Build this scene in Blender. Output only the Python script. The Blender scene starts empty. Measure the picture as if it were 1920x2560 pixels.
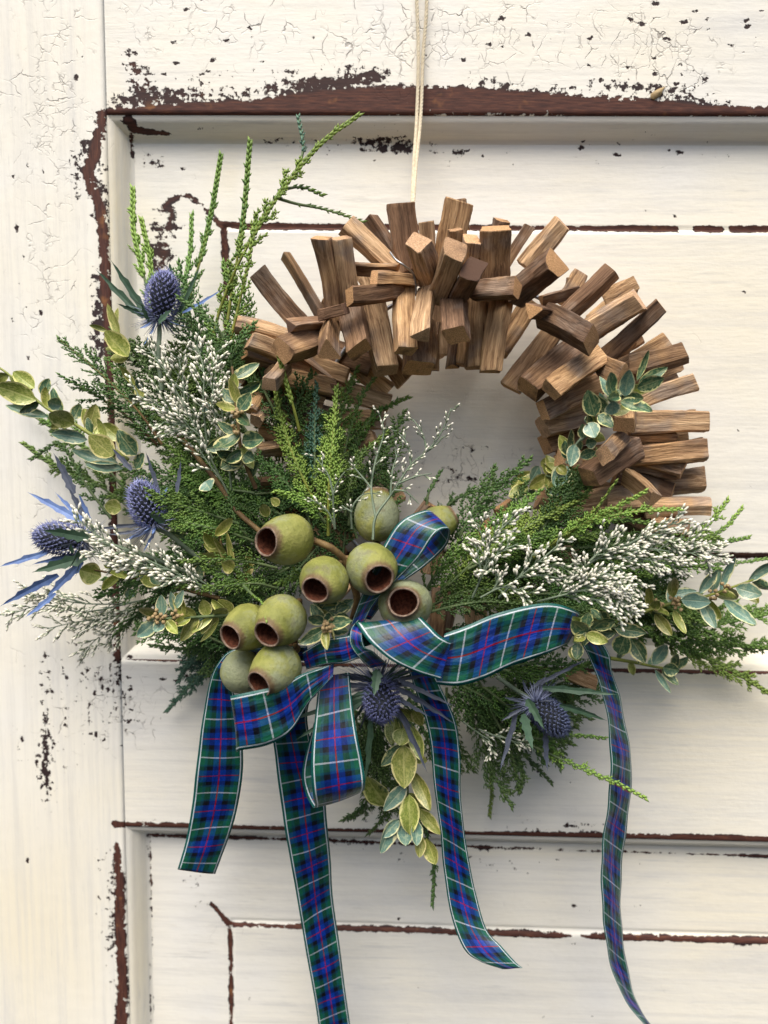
import bpy, math, random
import numpy as np
from mathutils import Vector, Matrix

SC = bpy.context.scene
COL = SC.collection
R = math.radians

# ------------------------------------------------------------------ camera
FPX = 1850.0                                  # focal length in photo pixels (1920 x 2560)
PITCH, YAW, ROLL = R(6.0), R(1.3), R(0.69)
CAMROT = Matrix.Rotation(YAW, 3, 'Z') @ Matrix.Rotation(math.pi/2 - PITCH, 3, 'X') @ Matrix.Rotation(ROLL, 3, 'Z')
_fwd = CAMROT @ Vector((0, 0, -1))
CAMPOS = Vector((0, -0.06, 0)) - _fwd * 0.555
cam_d = bpy.data.cameras.new('camera')
cam = bpy.data.objects.new('camera', cam_d); COL.objects.link(cam)
cam.matrix_world = Matrix.Translation(CAMPOS) @ CAMROT.to_4x4()
cam_d.sensor_fit = 'VERTICAL'; cam_d.sensor_height = 36.0; cam_d.lens = 36.0 * FPX / 2560.0
cam_d.clip_start = 0.01; cam_d.clip_end = 200
cam_d.dof.use_dof = True; cam_d.dof.focus_distance = 0.528; cam_d.dof.aperture_fstop = 4.2
SC.camera = cam

# ------------------------------------------------------------------ world, sun, exposure
SUN_EL, SUN_AZ = R(61), R(-16)                # azimuth measured from straight in front of the door, minus = left
w = bpy.data.worlds.new('World'); SC.world = w; w.use_nodes = True
wn = w.node_tree.nodes; wl = w.node_tree.links
bg = wn['Background']
sky = wn.new('ShaderNodeTexSky'); sky.sky_type = 'NISHITA'; sky.sun_disc = False
sky.sun_elevation = SUN_EL; sky.air_density = 1.0; sky.dust_density = 4.0; sky.ozone_density = 0.6
wl.new(sky.outputs[0], bg.inputs[0]); bg.inputs[1].default_value = 0.08
sun_dir = Vector((math.sin(SUN_AZ)*math.cos(SUN_EL), -math.cos(SUN_AZ)*math.cos(SUN_EL), math.sin(SUN_EL)))
sky.sun_rotation = math.atan2(sun_dir.x, sun_dir.y)
sd = bpy.data.lights.new('sun', 'SUN'); sd.energy = 2.2; sd.angle = R(44); sd.color = (1.0, 0.95, 0.86)
so = bpy.data.objects.new('sun', sd); COL.objects.link(so)
so.rotation_euler = sun_dir.to_track_quat('Z', 'Y').to_euler()
vs = SC.view_settings
vs.view_transform = 'Standard'; vs.look = 'None'; vs.gamma = 1.0; vs.use_curve_mapping = False
vs.exposure = 1.0

# ------------------------------------------------------------------ photo pixels -> points
CR = {'N': (0, 0, 1.0), 'Z': (0, 0, 1.15732), 'A': (560, 460, .42194), 'B': (1200, 520, .38871), 'C': (0, 280, .42194),
      'D': (0, 880, .42194), 'E': (500, 900, .42194), 'F': (1080, 1180, .50633), 'G': (420, 1500, .45811),
      'H': (700, 1600, .61483)}
def nat(c, x, y):
    o = CR[c]; return o[0] + x*o[2], o[1] + y*o[2]
def P(c, x, y, d):
    """point that photo pixel shows at d centimetres in front of the door face"""
    x, y = nat(c, x, y)
    r = CAMROT @ Vector(((x-960)/FPX, -(y-1280)/FPX, -1.0))
    t = (-d*0.01 - CAMPOS.y) / r.y
    return CAMPOS + r*t
def PS(c, s, d):
    """size in metres of s crop pixels at depth d"""
    return s*CR[c][2]*(0.615 - d*0.01)/FPX
def proj(x, y, z):
    v = CAMROT.transposed() @ (Vector((x, y, z)) - CAMPOS)
    return 960 + FPX*v.x/-v.z, 1280 - FPX*v.y/-v.z
TOCAM = Vector((0, -1, 0.1)).normalized()

# ------------------------------------------------------------------ object helpers
def thing(name, label, cat, loc, group=None):
    o = bpy.data.objects.new(name, None); COL.objects.link(o)
    o.location = loc; o.empty_display_size = 0.01
    o['label'] = label; o['category'] = cat
    if group: o['group'] = group
    return o
def link(name, me, mat, parent=None, kind=None):
    o = bpy.data.objects.new(name, me); COL.objects.link(o)
    if mat is not None and len(me.materials) == 0: me.materials.append(mat)
    if parent is not None:
        o.parent = parent
        if parent.type == 'EMPTY' or parent.parent: pass
        o.matrix_parent_inverse = world_of(parent).inverted()
    if kind: o['kind'] = kind
    return o
def world_of(o):
    m = o.matrix_basis if False else Matrix.LocRotScale(o.location, o.rotation_euler, o.scale)
    if o.parent: return world_of(o.parent) @ o.matrix_parent_inverse @ m
    return m
def mesh(name, v, f, smooth=True, attrs=None, uv=None):
    me = bpy.data.meshes.new(name)
    v = np.asarray(v, dtype=np.float32)
    if isinstance(f, np.ndarray):
        n, k = f.shape
        me.vertices.add(len(v)); me.vertices.foreach_set('co', v.ravel())
        me.loops.add(n*k); me.loops.foreach_set('vertex_index', f.ravel().astype(np.int32))
        me.polygons.add(n)
        me.polygons.foreach_set('loop_start', np.arange(0, n*k, k, dtype=np.int32))
        me.update(calc_edges=True); me.validate()
    else:
        me.from_pydata([tuple(a) for a in v], [], f); me.update()
    if smooth: me.polygons.foreach_set('use_smooth', np.ones(len(me.polygons), dtype=bool))
    for k, a in (attrs or {}).items():
        at = me.attributes.new(k, 'FLOAT', 'POINT'); at.data.foreach_set('value', np.asarray(a, dtype=np.float32))
    if uv is not None:
        li = np.empty(len(me.loops), dtype=np.int32); me.loops.foreach_get('vertex_index', li)
        l = me.uv_layers.new(name='UVMap'); l.data.foreach_set('uv', np.asarray(uv, dtype=np.float32)[li].ravel())
    return me
def crom(pts, n):
    """Catmull-Rom through an array of points, n samples per span"""
    p = np.asarray(pts, float)
    if len(p) == 2: return p[0] + (p[1]-p[0])*np.linspace(0, 1, n+1)[:, None]
    q = np.vstack([2*p[0]-p[1], p, 2*p[-1]-p[-2]]); out = []
    for i in range(1, len(q)-2):
        for t in np.linspace(0, 1, n, endpoint=False):
            a, b, c, d = q[i-1], q[i], q[i+1], q[i+2]
            out.append(0.5*((2*b) + (-a+c)*t + (2*a-5*b+4*c-d)*t*t + (-a+3*b-3*c+d)*t**3))
    out.append(p[-1]); return np.array(out)
def resample(p, step):
    seg = np.linalg.norm(np.diff(p, axis=0), axis=1); s = np.concatenate([[0], np.cumsum(seg)])
    n = max(2, int(round(s[-1]/step))+1); t = np.linspace(0, s[-1], n)
    return np.stack([np.interp(t, s, p[:, k]) for k in range(3)], 1)
def tangents(p):
    t = np.gradient(p, axis=0); return t/np.maximum(np.linalg.norm(t, axis=1, keepdims=True), 1e-9)
def tube_arrays(p, rad, n=6):
    p = np.asarray(p, float); t = tangents(p); rad = np.broadcast_to(rad, (len(p),))
    up = np.array([0.31, -0.6, 0.73]); a = np.cross(t, up); a /= np.linalg.norm(a, axis=1, keepdims=True)
    b = np.cross(t, a); ang = np.arange(n)*2*np.pi/n
    v = p[:, None] + rad[:, None, None]*(a[:, None]*np.cos(ang)[None, :, None] + b[:, None]*np.sin(ang)[None, :, None])
    v = v.reshape(-1, 3); m = len(p)
    i = np.arange(m-1)[:, None]*n; j = np.arange(n)[None]; jn = (j+1) % n
    f = np.stack([i+j, i+jn, i+n+jn, i+n+j], -1).reshape(-1, 4)
    return v, f
def tube(name, p, rad, mat, parent, n=6):
    v, f = tube_arrays(p, rad, n); return link(name, mesh(name, v, f), mat, parent)
def stamp(tv, tf, pos, dirs, nrm, sx, sy, sz):
    """copies of template (z = along dir, y = along normal) -> one vertex / face array"""
    z = dirs/np.maximum(np.linalg.norm(dirs, axis=1, keepdims=True), 1e-9)
    x = np.cross(nrm, z); x /= np.maximum(np.linalg.norm(x, axis=1, keepdims=True), 1e-9)
    y = np.cross(z, x)
    k = len(pos); sx, sy, sz = [np.broadcast_to(s, (k,)) for s in (sx, sy, sz)]
    v = pos[:, None] + (tv[None, :, 0, None]*sx[:, None, None])*x[:, None] + (tv[None, :, 1, None]*sy[:, None, None])*y[:, None] + (tv[None, :, 2, None]*sz[:, None, None])*z[:, None]
    f = tf[None] + (np.arange(k)*len(tv))[:, None, None]
    return v.reshape(-1, 3), f.reshape(-1, tf.shape[1])

# ------------------------------------------------------------------ materials
class N:
    def __init__(s, name):
        s.m = bpy.data.materials.new(name); s.m.use_nodes = True; s.t = s.m.node_tree; s.n = s.t.nodes
        s.b = s.n['Principled BSDF']
    def put(s, sock, v):
        if isinstance(v, bpy.types.NodeSocket): s.t.links.new(v, sock)
        elif v is not None:
            if hasattr(sock, 'default_value'):
                if isinstance(v, (tuple, list)) and len(v) == 3 and len(sock.default_value) == 4: v = (*v, 1)
                sock.default_value = v
    def math(s, op, a, b=None, c=None, clamp=False):
        n = s.n.new('ShaderNodeMath'); n.operation = op; n.use_clamp = clamp
        s.put(n.inputs[0], a); s.put(n.inputs[1], b); s.put(n.inputs[2], c); return n.outputs[0]
    def mix(s, f, a, b, mode='MIX'):
        n = s.n.new('ShaderNodeMix'); n.data_type = 'RGBA'; n.blend_type = mode
        s.put(n.inputs[0], f); s.put(n.inputs[6], a); s.put(n.inputs[7], b); return n.outputs[2]
    def noise(s, co, scale, det=3.0, rough=0.55, dist=0.0, out=0):
        n = s.n.new('ShaderNodeTexNoise'); s.put(n.inputs['Vector'], co)
        n.inputs['Scale'].default_value = scale; n.inputs['Detail'].default_value = det
        n.inputs['Roughness'].default_value = rough; n.inputs['Distortion'].default_value = dist
        return n.outputs[out]
    def voro(s, co, scale, feat='F1', rnd=1.0, out='Distance'):
        n = s.n.new('ShaderNodeTexVoronoi'); n.feature = feat; s.put(n.inputs['Vector'], co)
        n.inputs['Scale'].default_value = scale; n.inputs['Randomness'].default_value = rnd; return n.outputs[out]
    def ramp(s, f, stops, interp='LINEAR'):
        n = s.n.new('ShaderNodeValToRGB'); n.color_ramp.interpolation = interp; e = n.color_ramp.elements
        while len(e) < len(stops): e.new(0.5)
        for k, (p, c) in enumerate(stops):
            e[k].position = p; e[k].color = (*c, 1) if len(c) == 3 else c
        s.put(n.inputs[0], f); return n.outputs[0]
    def smooth(s, x, lo, hi):
        n = s.n.new('ShaderNodeMapRange'); n.interpolation_type = 'SMOOTHSTEP'
        s.put(n.inputs[0], x); s.put(n.inputs[1], lo); s.put(n.inputs[2], hi); return n.outputs[0]
    def co(s, which='Object'): return s.n.new('ShaderNodeTexCoord').outputs[which]
    def vmath(s, op, a, b=None):
        n = s.n.new('ShaderNodeVectorMath'); n.operation = op; s.put(n.inputs[0], a); s.put(n.inputs[1], b); return n.outputs[0]
    def attr(s, name):
        n = s.n.new('ShaderNodeAttribute'); n.attribute_name = name; return n.outputs['Fac']
    def rnd(s): return s.n.new('ShaderNodeObjectInfo').outputs['Random']
    def sep(s, v):
        n = s.n.new('ShaderNodeSeparateXYZ'); s.put(n.inputs[0], v); return n.outputs
    def bump(s, h, strength, dist=0.001, prev=None):
        n = s.n.new('ShaderNodeBump'); n.inputs['Strength'].default_value = strength; n.inputs['Distance'].default_value = dist
        s.put(n.inputs['Height'], h); s.put(n.inputs['Normal'], prev); return n.outputs[0]
    def done(s, col=None, rough=None, normal=None, spec=None, **kw):
        s.put(s.b.inputs['Base Color'], col); s.put(s.b.inputs['Roughness'], rough); s.put(s.b.inputs['Normal'], normal)
        s.put(s.b.inputs['Specular IOR Level'], spec)
        for k, v in kw.items(): s.put(s.b.inputs[k.replace('_', ' ')], v)
        return s.m
    def hsv(s, col, h=0.5, sat=1.0, v=1.0):
        n = s.n.new('ShaderNodeHueSaturation'); s.put(n.inputs['Color'], col); s.put(n.inputs['Hue'], h)
        s.put(n.inputs['Saturation'], sat); s.put(n.inputs['Value'], v); return n.outputs[0]

def mat_paint(name, vertical):
    m = N(name); co = m.co('Object')
    wear, crack, chip, yel = m.attr('wear'), m.attr('crack'), m.attr('chip'), m.attr('yellow')
    st = m.vmath('MULTIPLY', co, (1, 1, .16) if vertical else (.16, 1, 1))
    grain = m.noise(st, 420, 4, .6)
    big = m.noise(co, 9, 3)
    # flaked paint
    n1 = m.noise(co, 190, 5, .66); n2 = m.noise(st, 70, 3, .6)
    nn = m.math('ADD', m.math('MULTIPLY', n1, .55), m.math('MULTIPLY', n2, .45))
    flake = m.smooth(m.math('ADD', wear, m.math('MULTIPLY', m.math('SUBTRACT', nn, .5), 3.0)), .5, .56)
    # small chips
    dco = m.vmath('ADD', m.vmath('MULTIPLY', co, (1, 1, .6) if vertical else (.6, 1, 1)), m.vmath('MULTIPLY', m.noise(co, 320, 2, .5, 0, 1), (.004, .004, .004)))
    vd = m.voro(dco, 170, 'F1'); vr = m.sep(m.voro(dco, 170, 'F1', 1.0, 'Color'))[0]
    chipm = m.math('MULTIPLY', m.smooth(m.math('SUBTRACT', vd, m.math('MULTIPLY', m.noise(co, 500, 1), .2)), .22, .12), m.math('LESS_THAN', vr, m.math('MULTIPLY', chip, .5)))
    # crackle
    cco = m.vmath('ADD', m.vmath('MULTIPLY', co, (.8, 1, 1.0) if vertical else (1.0, 1, .8)), m.vmath('MULTIPLY', m.noise(co, 55, 3, .6, 0, 1), (.013, .013, .013)))
    cd = m.voro(cco, 52, 'DISTANCE_TO_EDGE'); ck2 = m.voro(cco, 130, 'DISTANCE_TO_EDGE')
    gate = m.smooth(m.math('ADD', m.noise(co, 26, 3), m.math('MULTIPLY', crack, .40)), .64, .86)
    gate2 = m.smooth(m.math('ADD', m.noise(co, 60, 2), m.math('MULTIPLY', crack, .30)), .70, .86)
    brk = m.smooth(m.noise(co, 70, 2), .40, .60)
    line = m.math('MULTIPLY', m.math('MULTIPLY', m.smooth(cd, .026, .003), gate), brk)
    line2 = m.math('MULTIPLY', m.smooth(ck2, .05, .01), m.math('MULTIPLY', gate2, .5))
    crk = m.math('MAXIMUM', line, line2)
    paint = m.ramp(big, [(.25, (.85, .81, .70)), (.5, (.83, .81, .745)), (.75, (.80, .80, .79))])
    paint = m.mix(yel, paint, (.80, .70, .47))  # yellower paint, also carrying the painted warm light
    paint = m.mix(m.math('MULTIPLY', m.smooth(grain, .55, .8), .22), paint, (.55, .50, .40))
    # worn-through streaks following the brush / grain
    smear = m.noise(m.vmath('MULTIPLY', co, (1, 1, .05) if vertical else (.05, 1, 1)), 300, 4, .7)
    sm = m.math('MULTIPLY', m.smooth(m.math('ADD', smear, m.math('MULTIPLY', m.noise(co, 14, 2), .5)), .86, 1.0), .30)
    paint = m.mix(sm, paint, (.40, .40, .40))
    bs = m.noise(m.vmath('MULTIPLY', co, (1, 1, .03) if vertical else (.03, 1, 1)), 160, 5, .7)
    paint = m.mix(m.math('MULTIPLY', m.smooth(bs, .42, .70), .42), paint, (.60, .585, .55))
    paint = m.mix(m.math('MULTIPLY', m.smooth(m.noise(st, 34, 5, .72), .52, .74), .38), paint, (.56, .56, .56))
    paint = m.mix(m.math('MULTIPLY', crk, m.math('MULTIPLY', m.noise(co, 120, 2), 1.3)), paint, (.15, .12, .10))
    wg = m.noise(m.vmath('MULTIPLY', co, (1, 1, .1) if vertical else (.1, 1, 1)), 700, 4, .6)
    wood = m.ramp(wg, [(.3, (.030, .011, .009)), (.55, (.085, .030, .020)), (.8, (.17, .065, .032))])
    wood = m.mix(m.smooth(m.noise(co, 45, 3), .62, .75), wood, (.24, .10, .035))
    wood = m.mix(m.smooth(wear, .75, .45), wood, (.030, .016, .016))
    mask = m.math('MAXIMUM', flake, chipm)
    col = m.mix(mask, paint, wood)
    h = m.math('SUBTRACT', m.math('ADD', m.math('MULTIPLY', grain, .30), m.math('MULTIPLY', m.noise(co, 90, 3), .40)), m.math('ADD', mask, m.math('MULTIPLY', crk, .7)))
    return m.done(col, m.mix(mask, (.50,)*3, (.75,)*3), m.bump(h, .9, .0007), .35)

def mat_stick():
    m = N('split_wood'); r = m.rnd(); co = m.vmath('ADD', m.co('Object'), m.n.new('ShaderNodeCombineXYZ').outputs[0])
    cmb = m.n.new('ShaderNodeCombineXYZ'); m.put(cmb.inputs[0], m.math('MULTIPLY', r, 7.3)); m.put(cmb.inputs[1], m.math('MULTIPLY', r, 3.1)); m.put(cmb.inputs[2], m.math('MULTIPLY', r, 5.7))
    co = m.vmath('ADD', m.co('Object'), cmb.outputs[0])
    end = m.attr('endface')
    wv = m.vmath('ADD', co, m.vmath('MULTIPLY', m.noise(co, 40, 2, .5, 0, 1), (.004, .004, .0)))
    g1 = m.noise(m.vmath('MULTIPLY', wv, (1, 1, .045)), 900, 5, .68)
    g2 = m.noise(m.vmath('MULTIPLY', wv, (1, 1, .05)), 230, 3, .55)
    g = m.math('ADD', m.math('MULTIPLY', m.math('SUBTRACT', g1, .5), .68), m.math('ADD', m.math('MULTIPLY', m.math('SUBTRACT', g2, .5), .6), .5))
    light = m.ramp(g, [(.30, (.075, .040, .020)), (.43, (.22, .128, .062)), (.55, (.36, .225, .115)), (.70, (.52, .355, .20))])
    dark = m.ramp(g, [(.30, (.035, .021, .014)), (.5, (.11, .066, .042)), (.72, (.23, .145, .092))])
    grey = m.ramp(g, [(.30, (.075, .055, .043)), (.5, (.18, .135, .105)), (.72, (.32, .255, .20))])
    c = m.mix(m.smooth(m.math('ADD', r, m.math('MULTIPLY', m.math('SUBTRACT', m.noise(co, 28, 2), .5), .9)), .50, .90), light, dark)
    c = m.mix(m.math('MULTIPLY', m.smooth(m.noise(co, 34, 3), .50, .66), .75), c, grey)
    pore = m.noise(co, 1500, 3, .7)
    endc = m.ramp(pore, [(.3, (.20, .105, .05)), (.55, (.42, .25, .13)), (.75, (.60, .40, .24))])
    endc = m.mix(m.smooth(m.noise(co, 60, 3), .55, .75), endc, (.13, .075, .045))
    endc = m.mix(m.math('GREATER_THAN', r, .94), endc, (.09, .055, .04))
    c = m.mix(end, c, endc)
    c = m.hsv(c, .5, m.math('ADD', .88, m.math('MULTIPLY', r, .2)), m.math('ADD', 1.15, m.math('MULTIPLY', m.math('FRACT', m.math('MULTIPLY', r, 13.7)), .75)))
    h = m.math('ADD', m.math('MULTIPLY', g, m.math('SUBTRACT', 1.0, end)), m.math('MULTIPLY', pore, m.math('MULTIPLY', end, .6)))
    return m.done(c, .78, m.bump(h, 1.0, .0016), .2)

def mat_foliage(name, lo, mid, hi):
    m = N(name); t = m.attr('tone'); r = m.rnd(); co = m.co('Object')
    f = m.math('ADD', m.math('MULTIPLY', t, .75), m.math('MULTIPLY', m.noise(co, 60, 2), .35))
    c = m.ramp(f, [(.15, lo), (.5, mid), (.95, hi)])
    c = m.hsv(c, m.math('ADD', .49, m.math('MULTIPLY', r, .022)), 1.0, m.math('ADD', .8, m.math('MULTIPLY', r, .45)))
    m.done(c, .48, None, .4)
    m.put(m.b.inputs['Subsurface Weight'], 0.0)
    return m.m

def mat_simple(name, lo, hi, scale=200, rough=.6, bump=.3, spec=.4, **kw):
    m = N(name); co = m.co('Object'); n = m.noise(co, scale, 4, .6)
    return m.done(m.ramp(n, [(.3, lo), (.7, hi)]), rough, m.bump(n, bump, .0008), spec, **kw)

def mat_leaf(name, centre, centre2, edge, back, wide):
    m = N(name); u, v, r = m.attr('lu'), m.attr('lv'), m.rnd(); co = m.co('Object')
    au = m.math('ABSOLUTE', u)
    cmb = m.n.new('ShaderNodeCombineXYZ'); m.put(cmb.inputs[0], u); m.put(cmb.inputs[1], m.math('MULTIPLY', v, 2.2)); m.put(cmb.inputs[2], m.math('MULTIPLY', r, 40))
    q = cmb.outputs[0]
    n = m.noise(q, 2.6, 3, .6); nf = m.noise(q, 9, 3)
    e = m.smooth(m.math('ADD', m.math('MAXIMUM', au, m.math('MULTIPLY', m.math('POWER', v, 7.0), .95)), m.math('MULTIPLY', m.math('SUBTRACT', n, .5), wide)), .80, .86)
    c = m.mix(m.smooth(nf, .42, .62), centre, centre2)
    c = m.mix(m.math('MULTIPLY', m.smooth(n, .52, .6), .45), c, m.mix(.5, centre2, edge))
    c = m.mix(m.math('MULTIPLY', m.smooth(au, .09, .02), .6), c, m.mix(.45, centre2, edge))
    c = m.mix(e, c, edge)
    geo = m.n.new('ShaderNodeNewGeometry').outputs['Backfacing']
    bc = m.mix(m.math('MULTIPLY', e, .8), back, edge)
    c = m.mix(geo, c, bc)
    c = m.hsv(c, m.math('ADD', .49, m.math('MULTIPLY', r, .025)), 1.0, m.math('ADD', .82, m.math('MULTIPLY', r, .36)))
    vein = m.math('ABSOLUTE', m.math('SINE', m.math('MULTIPLY', m.math('SUBTRACT', v, m.math('MULTIPLY', au, .22)), 44)))
    h = m.math('ADD', m.math('MULTIPLY', m.math('POWER', vein, .5), .25), m.smooth(au, .02, .12))
    return m.done(c, .36, m.bump(h, .3, .0006), .5)

def mat_tartan():
    m = N('tartan_ribbon'); uv = m.sep(m.co('UV')); u, v = uv[0], uv[1]
    G, K, B, Rd, Wt, T = (.010, .090, .050), (.004, .005, .010), (.013, .040, .26), (.30, .012, .014), (.50, .54, .58), (.008, .095, .080)
    LB = (.008, .055, .085)
    # across the width: selvedge, white line, green, black, blue, red centre
    half = [(0, T), (.045, Wt), (.070, G), (.17, LB), (.235, K), (.36, B), (.488, Rd), (.512, B), (.64, K), (.765, LB), (.83, G), (.930, Wt), (.955, T)]
    warp = m.ramp(u, half, 'CONSTANT')
    fr = m.math('FRACT', v)
    rep = [(0, Wt), (.034, G), (.20, LB), (.25, K), (.36, B), (.514, Rd), (.536, B), (.69, K), (.80, LB), (.85, G), (.999, G)]
    weft = m.ramp(fr, rep, 'CONSTANT')
    c1 = m.mix(.5, warp, weft)
    # woven bind: threads of one direction ride over the other
    tw = m.math('SINE', m.math('ADD', m.math('MULTIPLY', u, 330), m.math('MULTIPLY', v, 330)))
    c = m.mix(m.smooth(tw, -.9, .9), m.mix(.33, warp, weft), m.mix(.67, warp, weft))
    au = m.math('ABSOLUTE', m.math('SUBTRACT', u, .5))
    rv = m.math('MULTIPLY', m.math('GREATER_THAN', fr, .514), m.math('LESS_THAN', fr, .536))
    c = m.mix(m.math('MULTIPLY', m.math('MAXIMUM', m.math('LESS_THAN', au, .012), rv), .55), c, (.27, .009, .005))
    c = m.mix(m.smooth(au, .424, .427), c, warp)
    sel = m.math('MULTIPLY', m.smooth(au, .462, .466), m.smooth(m.math('SINE', m.math('MULTIPLY', v, 200)), -.6, .6))
    c = m.mix(m.math('MULTIPLY', sel, .5), c, (.005, .045, .045))
    co = m.co('Object')
    c = m.hsv(c, .5, 1.05, m.math('ADD', 1.0, m.math('MULTIPLY', m.math('SUBTRACT', m.noise(co, 900, 2), .5), .7)))
    h = m.math('ADD', m.math('MULTIPLY', m.math('SINE', m.math('MULTIPLY', u, 400)), .5), m.math('SINE', m.math('MULTIPLY', v, 330)))
    wr = m.noise(m.vmath('MULTIPLY', m.co('UV'), (3.5, .9, 1)), 1.6, 3, .5)
    m.done(c, .44, m.bump(h, .12, .0003, m.bump(wr, .45, .004)), .5)
    return m.m

def mat_gumnut():
    m = N('gumnut_skin'); co = m.co('Object'); r = m.rnd(); lv = m.attr('lv')
    sh = m.n.new('ShaderNodeCombineXYZ'); m.put(sh.inputs[0], m.math('MULTIPLY', r, 3.0)); co = m.vmath('ADD', co, sh.outputs[0])
    n = m.noise(co, 55, 4, .6); n2 = m.noise(co, 420, 4, .65); sp = m.voro(co, 520)
    c = m.ramp(n, [(.28, (.12, .13, .028)), (.5, (.21, .22, .05)), (.72, (.30, .295, .085))])
    # powdery bloom towards the stalk
    bl = m.smooth(m.math('ADD', m.noise(co, 45, 4, .65), m.math('MULTIPLY', r, .2)), .50, .74)
    c = m.mix(m.math('MULTIPLY', bl, .7), c, (.27, .30, .215))
    c = m.mix(m.math('MULTIPLY', m.smooth(m.noise(co, 90, 4, .7), .56, .7), .4), c, (.12, .085, .035))
    c = m.mix(m.math('MULTIPLY', m.smooth(n2, .56, .74), .35), c, (.07, .075, .02))
    c = m.mix(m.math('MULTIPLY', m.smooth(sp, .16, .08), .5), c, (.05, .035, .015))
    c = m.mix(m.math('MULTIPLY', m.smooth(m.math('ADD', lv, m.math('MULTIPLY', n2, .12)), .93, 1.02), .85), c, (.13, .075, .04))
    return m.done(c, .58, m.bump(m.math('ADD', n2, m.math('MULTIPLY', n, 3.0)), .6, .0010), .3)

M = {}
M['paint_h'] = mat_paint('flaking_cream_paint', False)
M['paint_v'] = mat_paint('flaking_cream_paint_upright', True)
M['stick'] = mat_stick()
M['cyp'] = mat_foliage('cypress_green', (.026, .062, .014), (.085, .165, .030), (.20, .30, .06))
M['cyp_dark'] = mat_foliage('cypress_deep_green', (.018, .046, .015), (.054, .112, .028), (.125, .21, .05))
M['cyp_lime'] = mat_foliage('cypress_young_green', (.065, .12, .02), (.16, .26, .044), (.29, .39, .08))
M['cyp_blue'] = mat_foliage('cypress_blue_green', (.020, .055, .040), (.050, .120, .080), (.10, .19, .12))
M['stem_lime'] = mat_simple('young_stem', (.13, .17, .03), (.26, .27, .05), 120, .5)
M['stem_green'] = mat_simple('green_stem', (.05, .09, .03), (.13, .17, .07), 120, .6)
M['stem_brown'] = mat_simple('brown_twig', (.07, .035, .016), (.20, .13, .045), 160, .7, .9)
M['stem_grey'] = mat_simple('grey_green_stem', (.10, .14, .09), (.20, .25, .17), 120, .6)
M['leaf'] = mat_leaf('variegated_leaf', (.034, .085, .042), (.085, .16, .08), (.62, .58, .27), (.22, .31, .22), .9)
M['leaf_yel'] = mat_leaf('yellow_green_leaf', (.18, .215, .040), (.33, .345, .085), (.66, .60, .25), (.29, .32, .12), .8)
M['leaf_pale'] = mat_leaf('pale_blue_green_leaf', (.10, .19, .145), (.16, .27, .20), (.64, .62, .36), (.27, .37, .29), .6)
M['bud'] = N('bud').m
def mat_bud():
    m = N('white_flower_bud'); t = m.attr('tone')
    c = m.ramp(t, [(.0, (.085, .125, .065)), (.30, (.22, .27, .17)), (.46, (.66, .64, .52)), (.75, (.80, .78, .69)), (1.0, (.70, .64, .48))])
    return m.done(c, .6, None, .3)
M['bud'] = mat_bud()
M['ribbon'] = mat_tartan()
M['gumnut'] = mat_gumnut()
M['rim'] = mat_simple('gumnut_rim', (.09, .05, .035), (.30, .22, .16), 300, .75, .5)
M['cavity'] = mat_simple('gumnut_inside', (.03, .010, .006), (.16, .055, .03), 420, .85, .9, .15)
M['thistle'] = mat_foliage('thistle_blue', (.016, .022, .040), (.075, .09, .20), (.30, .34, .56))
M['thistle_core'] = mat_simple('thistle_core', (.010, .014, .018), (.028, .032, .045), 300, .8)
M['bract'] = mat_simple('thistle_bract_green', (.035, .075, .045), (.075, .135, .080), 150, .5, .3)
M['bract_blue'] = mat_simple('thistle_bract_blue', (.09, .15, .36), (.20, .30, .55), 130, .5, .3)
M['bract_dusk'] = mat_simple('thistle_bract_grey_violet', (.055, .065, .095), (.11, .125, .165), 130, .5, .3)
M['needle'] = mat_simple('thistle_spines', (.15, .17, .30), (.33, .37, .52), 200, .5, .1)
M['cord'] = mat_simple('cotton_cord', (.62, .52, .36), (.84, .76, .58), 500, .85, .5, .2)
M['wire'] = mat_simple('steel_wire', (.30, .30, .31), (.45, .45, .46), 300, .35, .1, .5, Metallic=.9)
M['berry'] = mat_simple('tan_flower_bud', (.24, .16, .07), (.42, .31, .16), 300, .7, .5)

# ================================================================== THE DOOR
def seg_d(px, py, a, b):
    ax, ay = a[:2]; bx, by = b[:2]; dx, dy = bx-ax, by-ay
    t = np.clip(((px-ax)*dx + (py-ay)*dy)/max(dx*dx+dy*dy, 1e-6), 0, 1)
    return np.hypot(px-ax-t*dx, py-ay-t*dy), t
# flaked strokes: polyline of (x, y, radius) in photo pixels + strength
WEAR = [
 ([(268,284,12),(420,279,19),(620,273,27),(800,262,38),(960,255,44),(1150,255,42),(1400,263,31),(1600,268,26),(1750,277,15),(2300,283,12)], 1.0),
 ([(330,165,38),(360,215,42)], .62), ([(300,262,40),(520,235,55)], .56), ([(560,225,40),(900,200,55),(940,190,40)], .55), ([(1200,218,40),(1750,250,45)], .50),
 ([(254,282,14),(252,330,20),(238,380,19),(220,425,18),(228,470,20),(250,520,17),(260,600,18),(264,700,20),(270,800,15),(276,950,13),(284,1200,12),(296,1640,15)], .84),
 ([(225,400,60),(235,520,60)], .50), ([(255,700,45),(262,900,40)], .45),
 ([(292,1500,40),(285,1700,60)], .40), ([(240,1640,90),(250,1800,90)], .36), ([(120,1650,90),(130,1950,90)], .30),
 ([(292,2110,10),(298,2200,14),(303,2400,16),(308,2800,18)], .88), ([(280,2150,40),(285,2450,40)], .42),
 ([(285,2060,10),(700,2072,6),(1100,2085,9),(1500,2092,11),(2300,2106,11)], .95), ([(900,2050,40),(1500,2060,40)], .28),
 ([(318,1643,7),(500,1650,8),(1000,1662,8),(1500,1673,9),(2300,1680,10)], 1.0),
]
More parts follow.
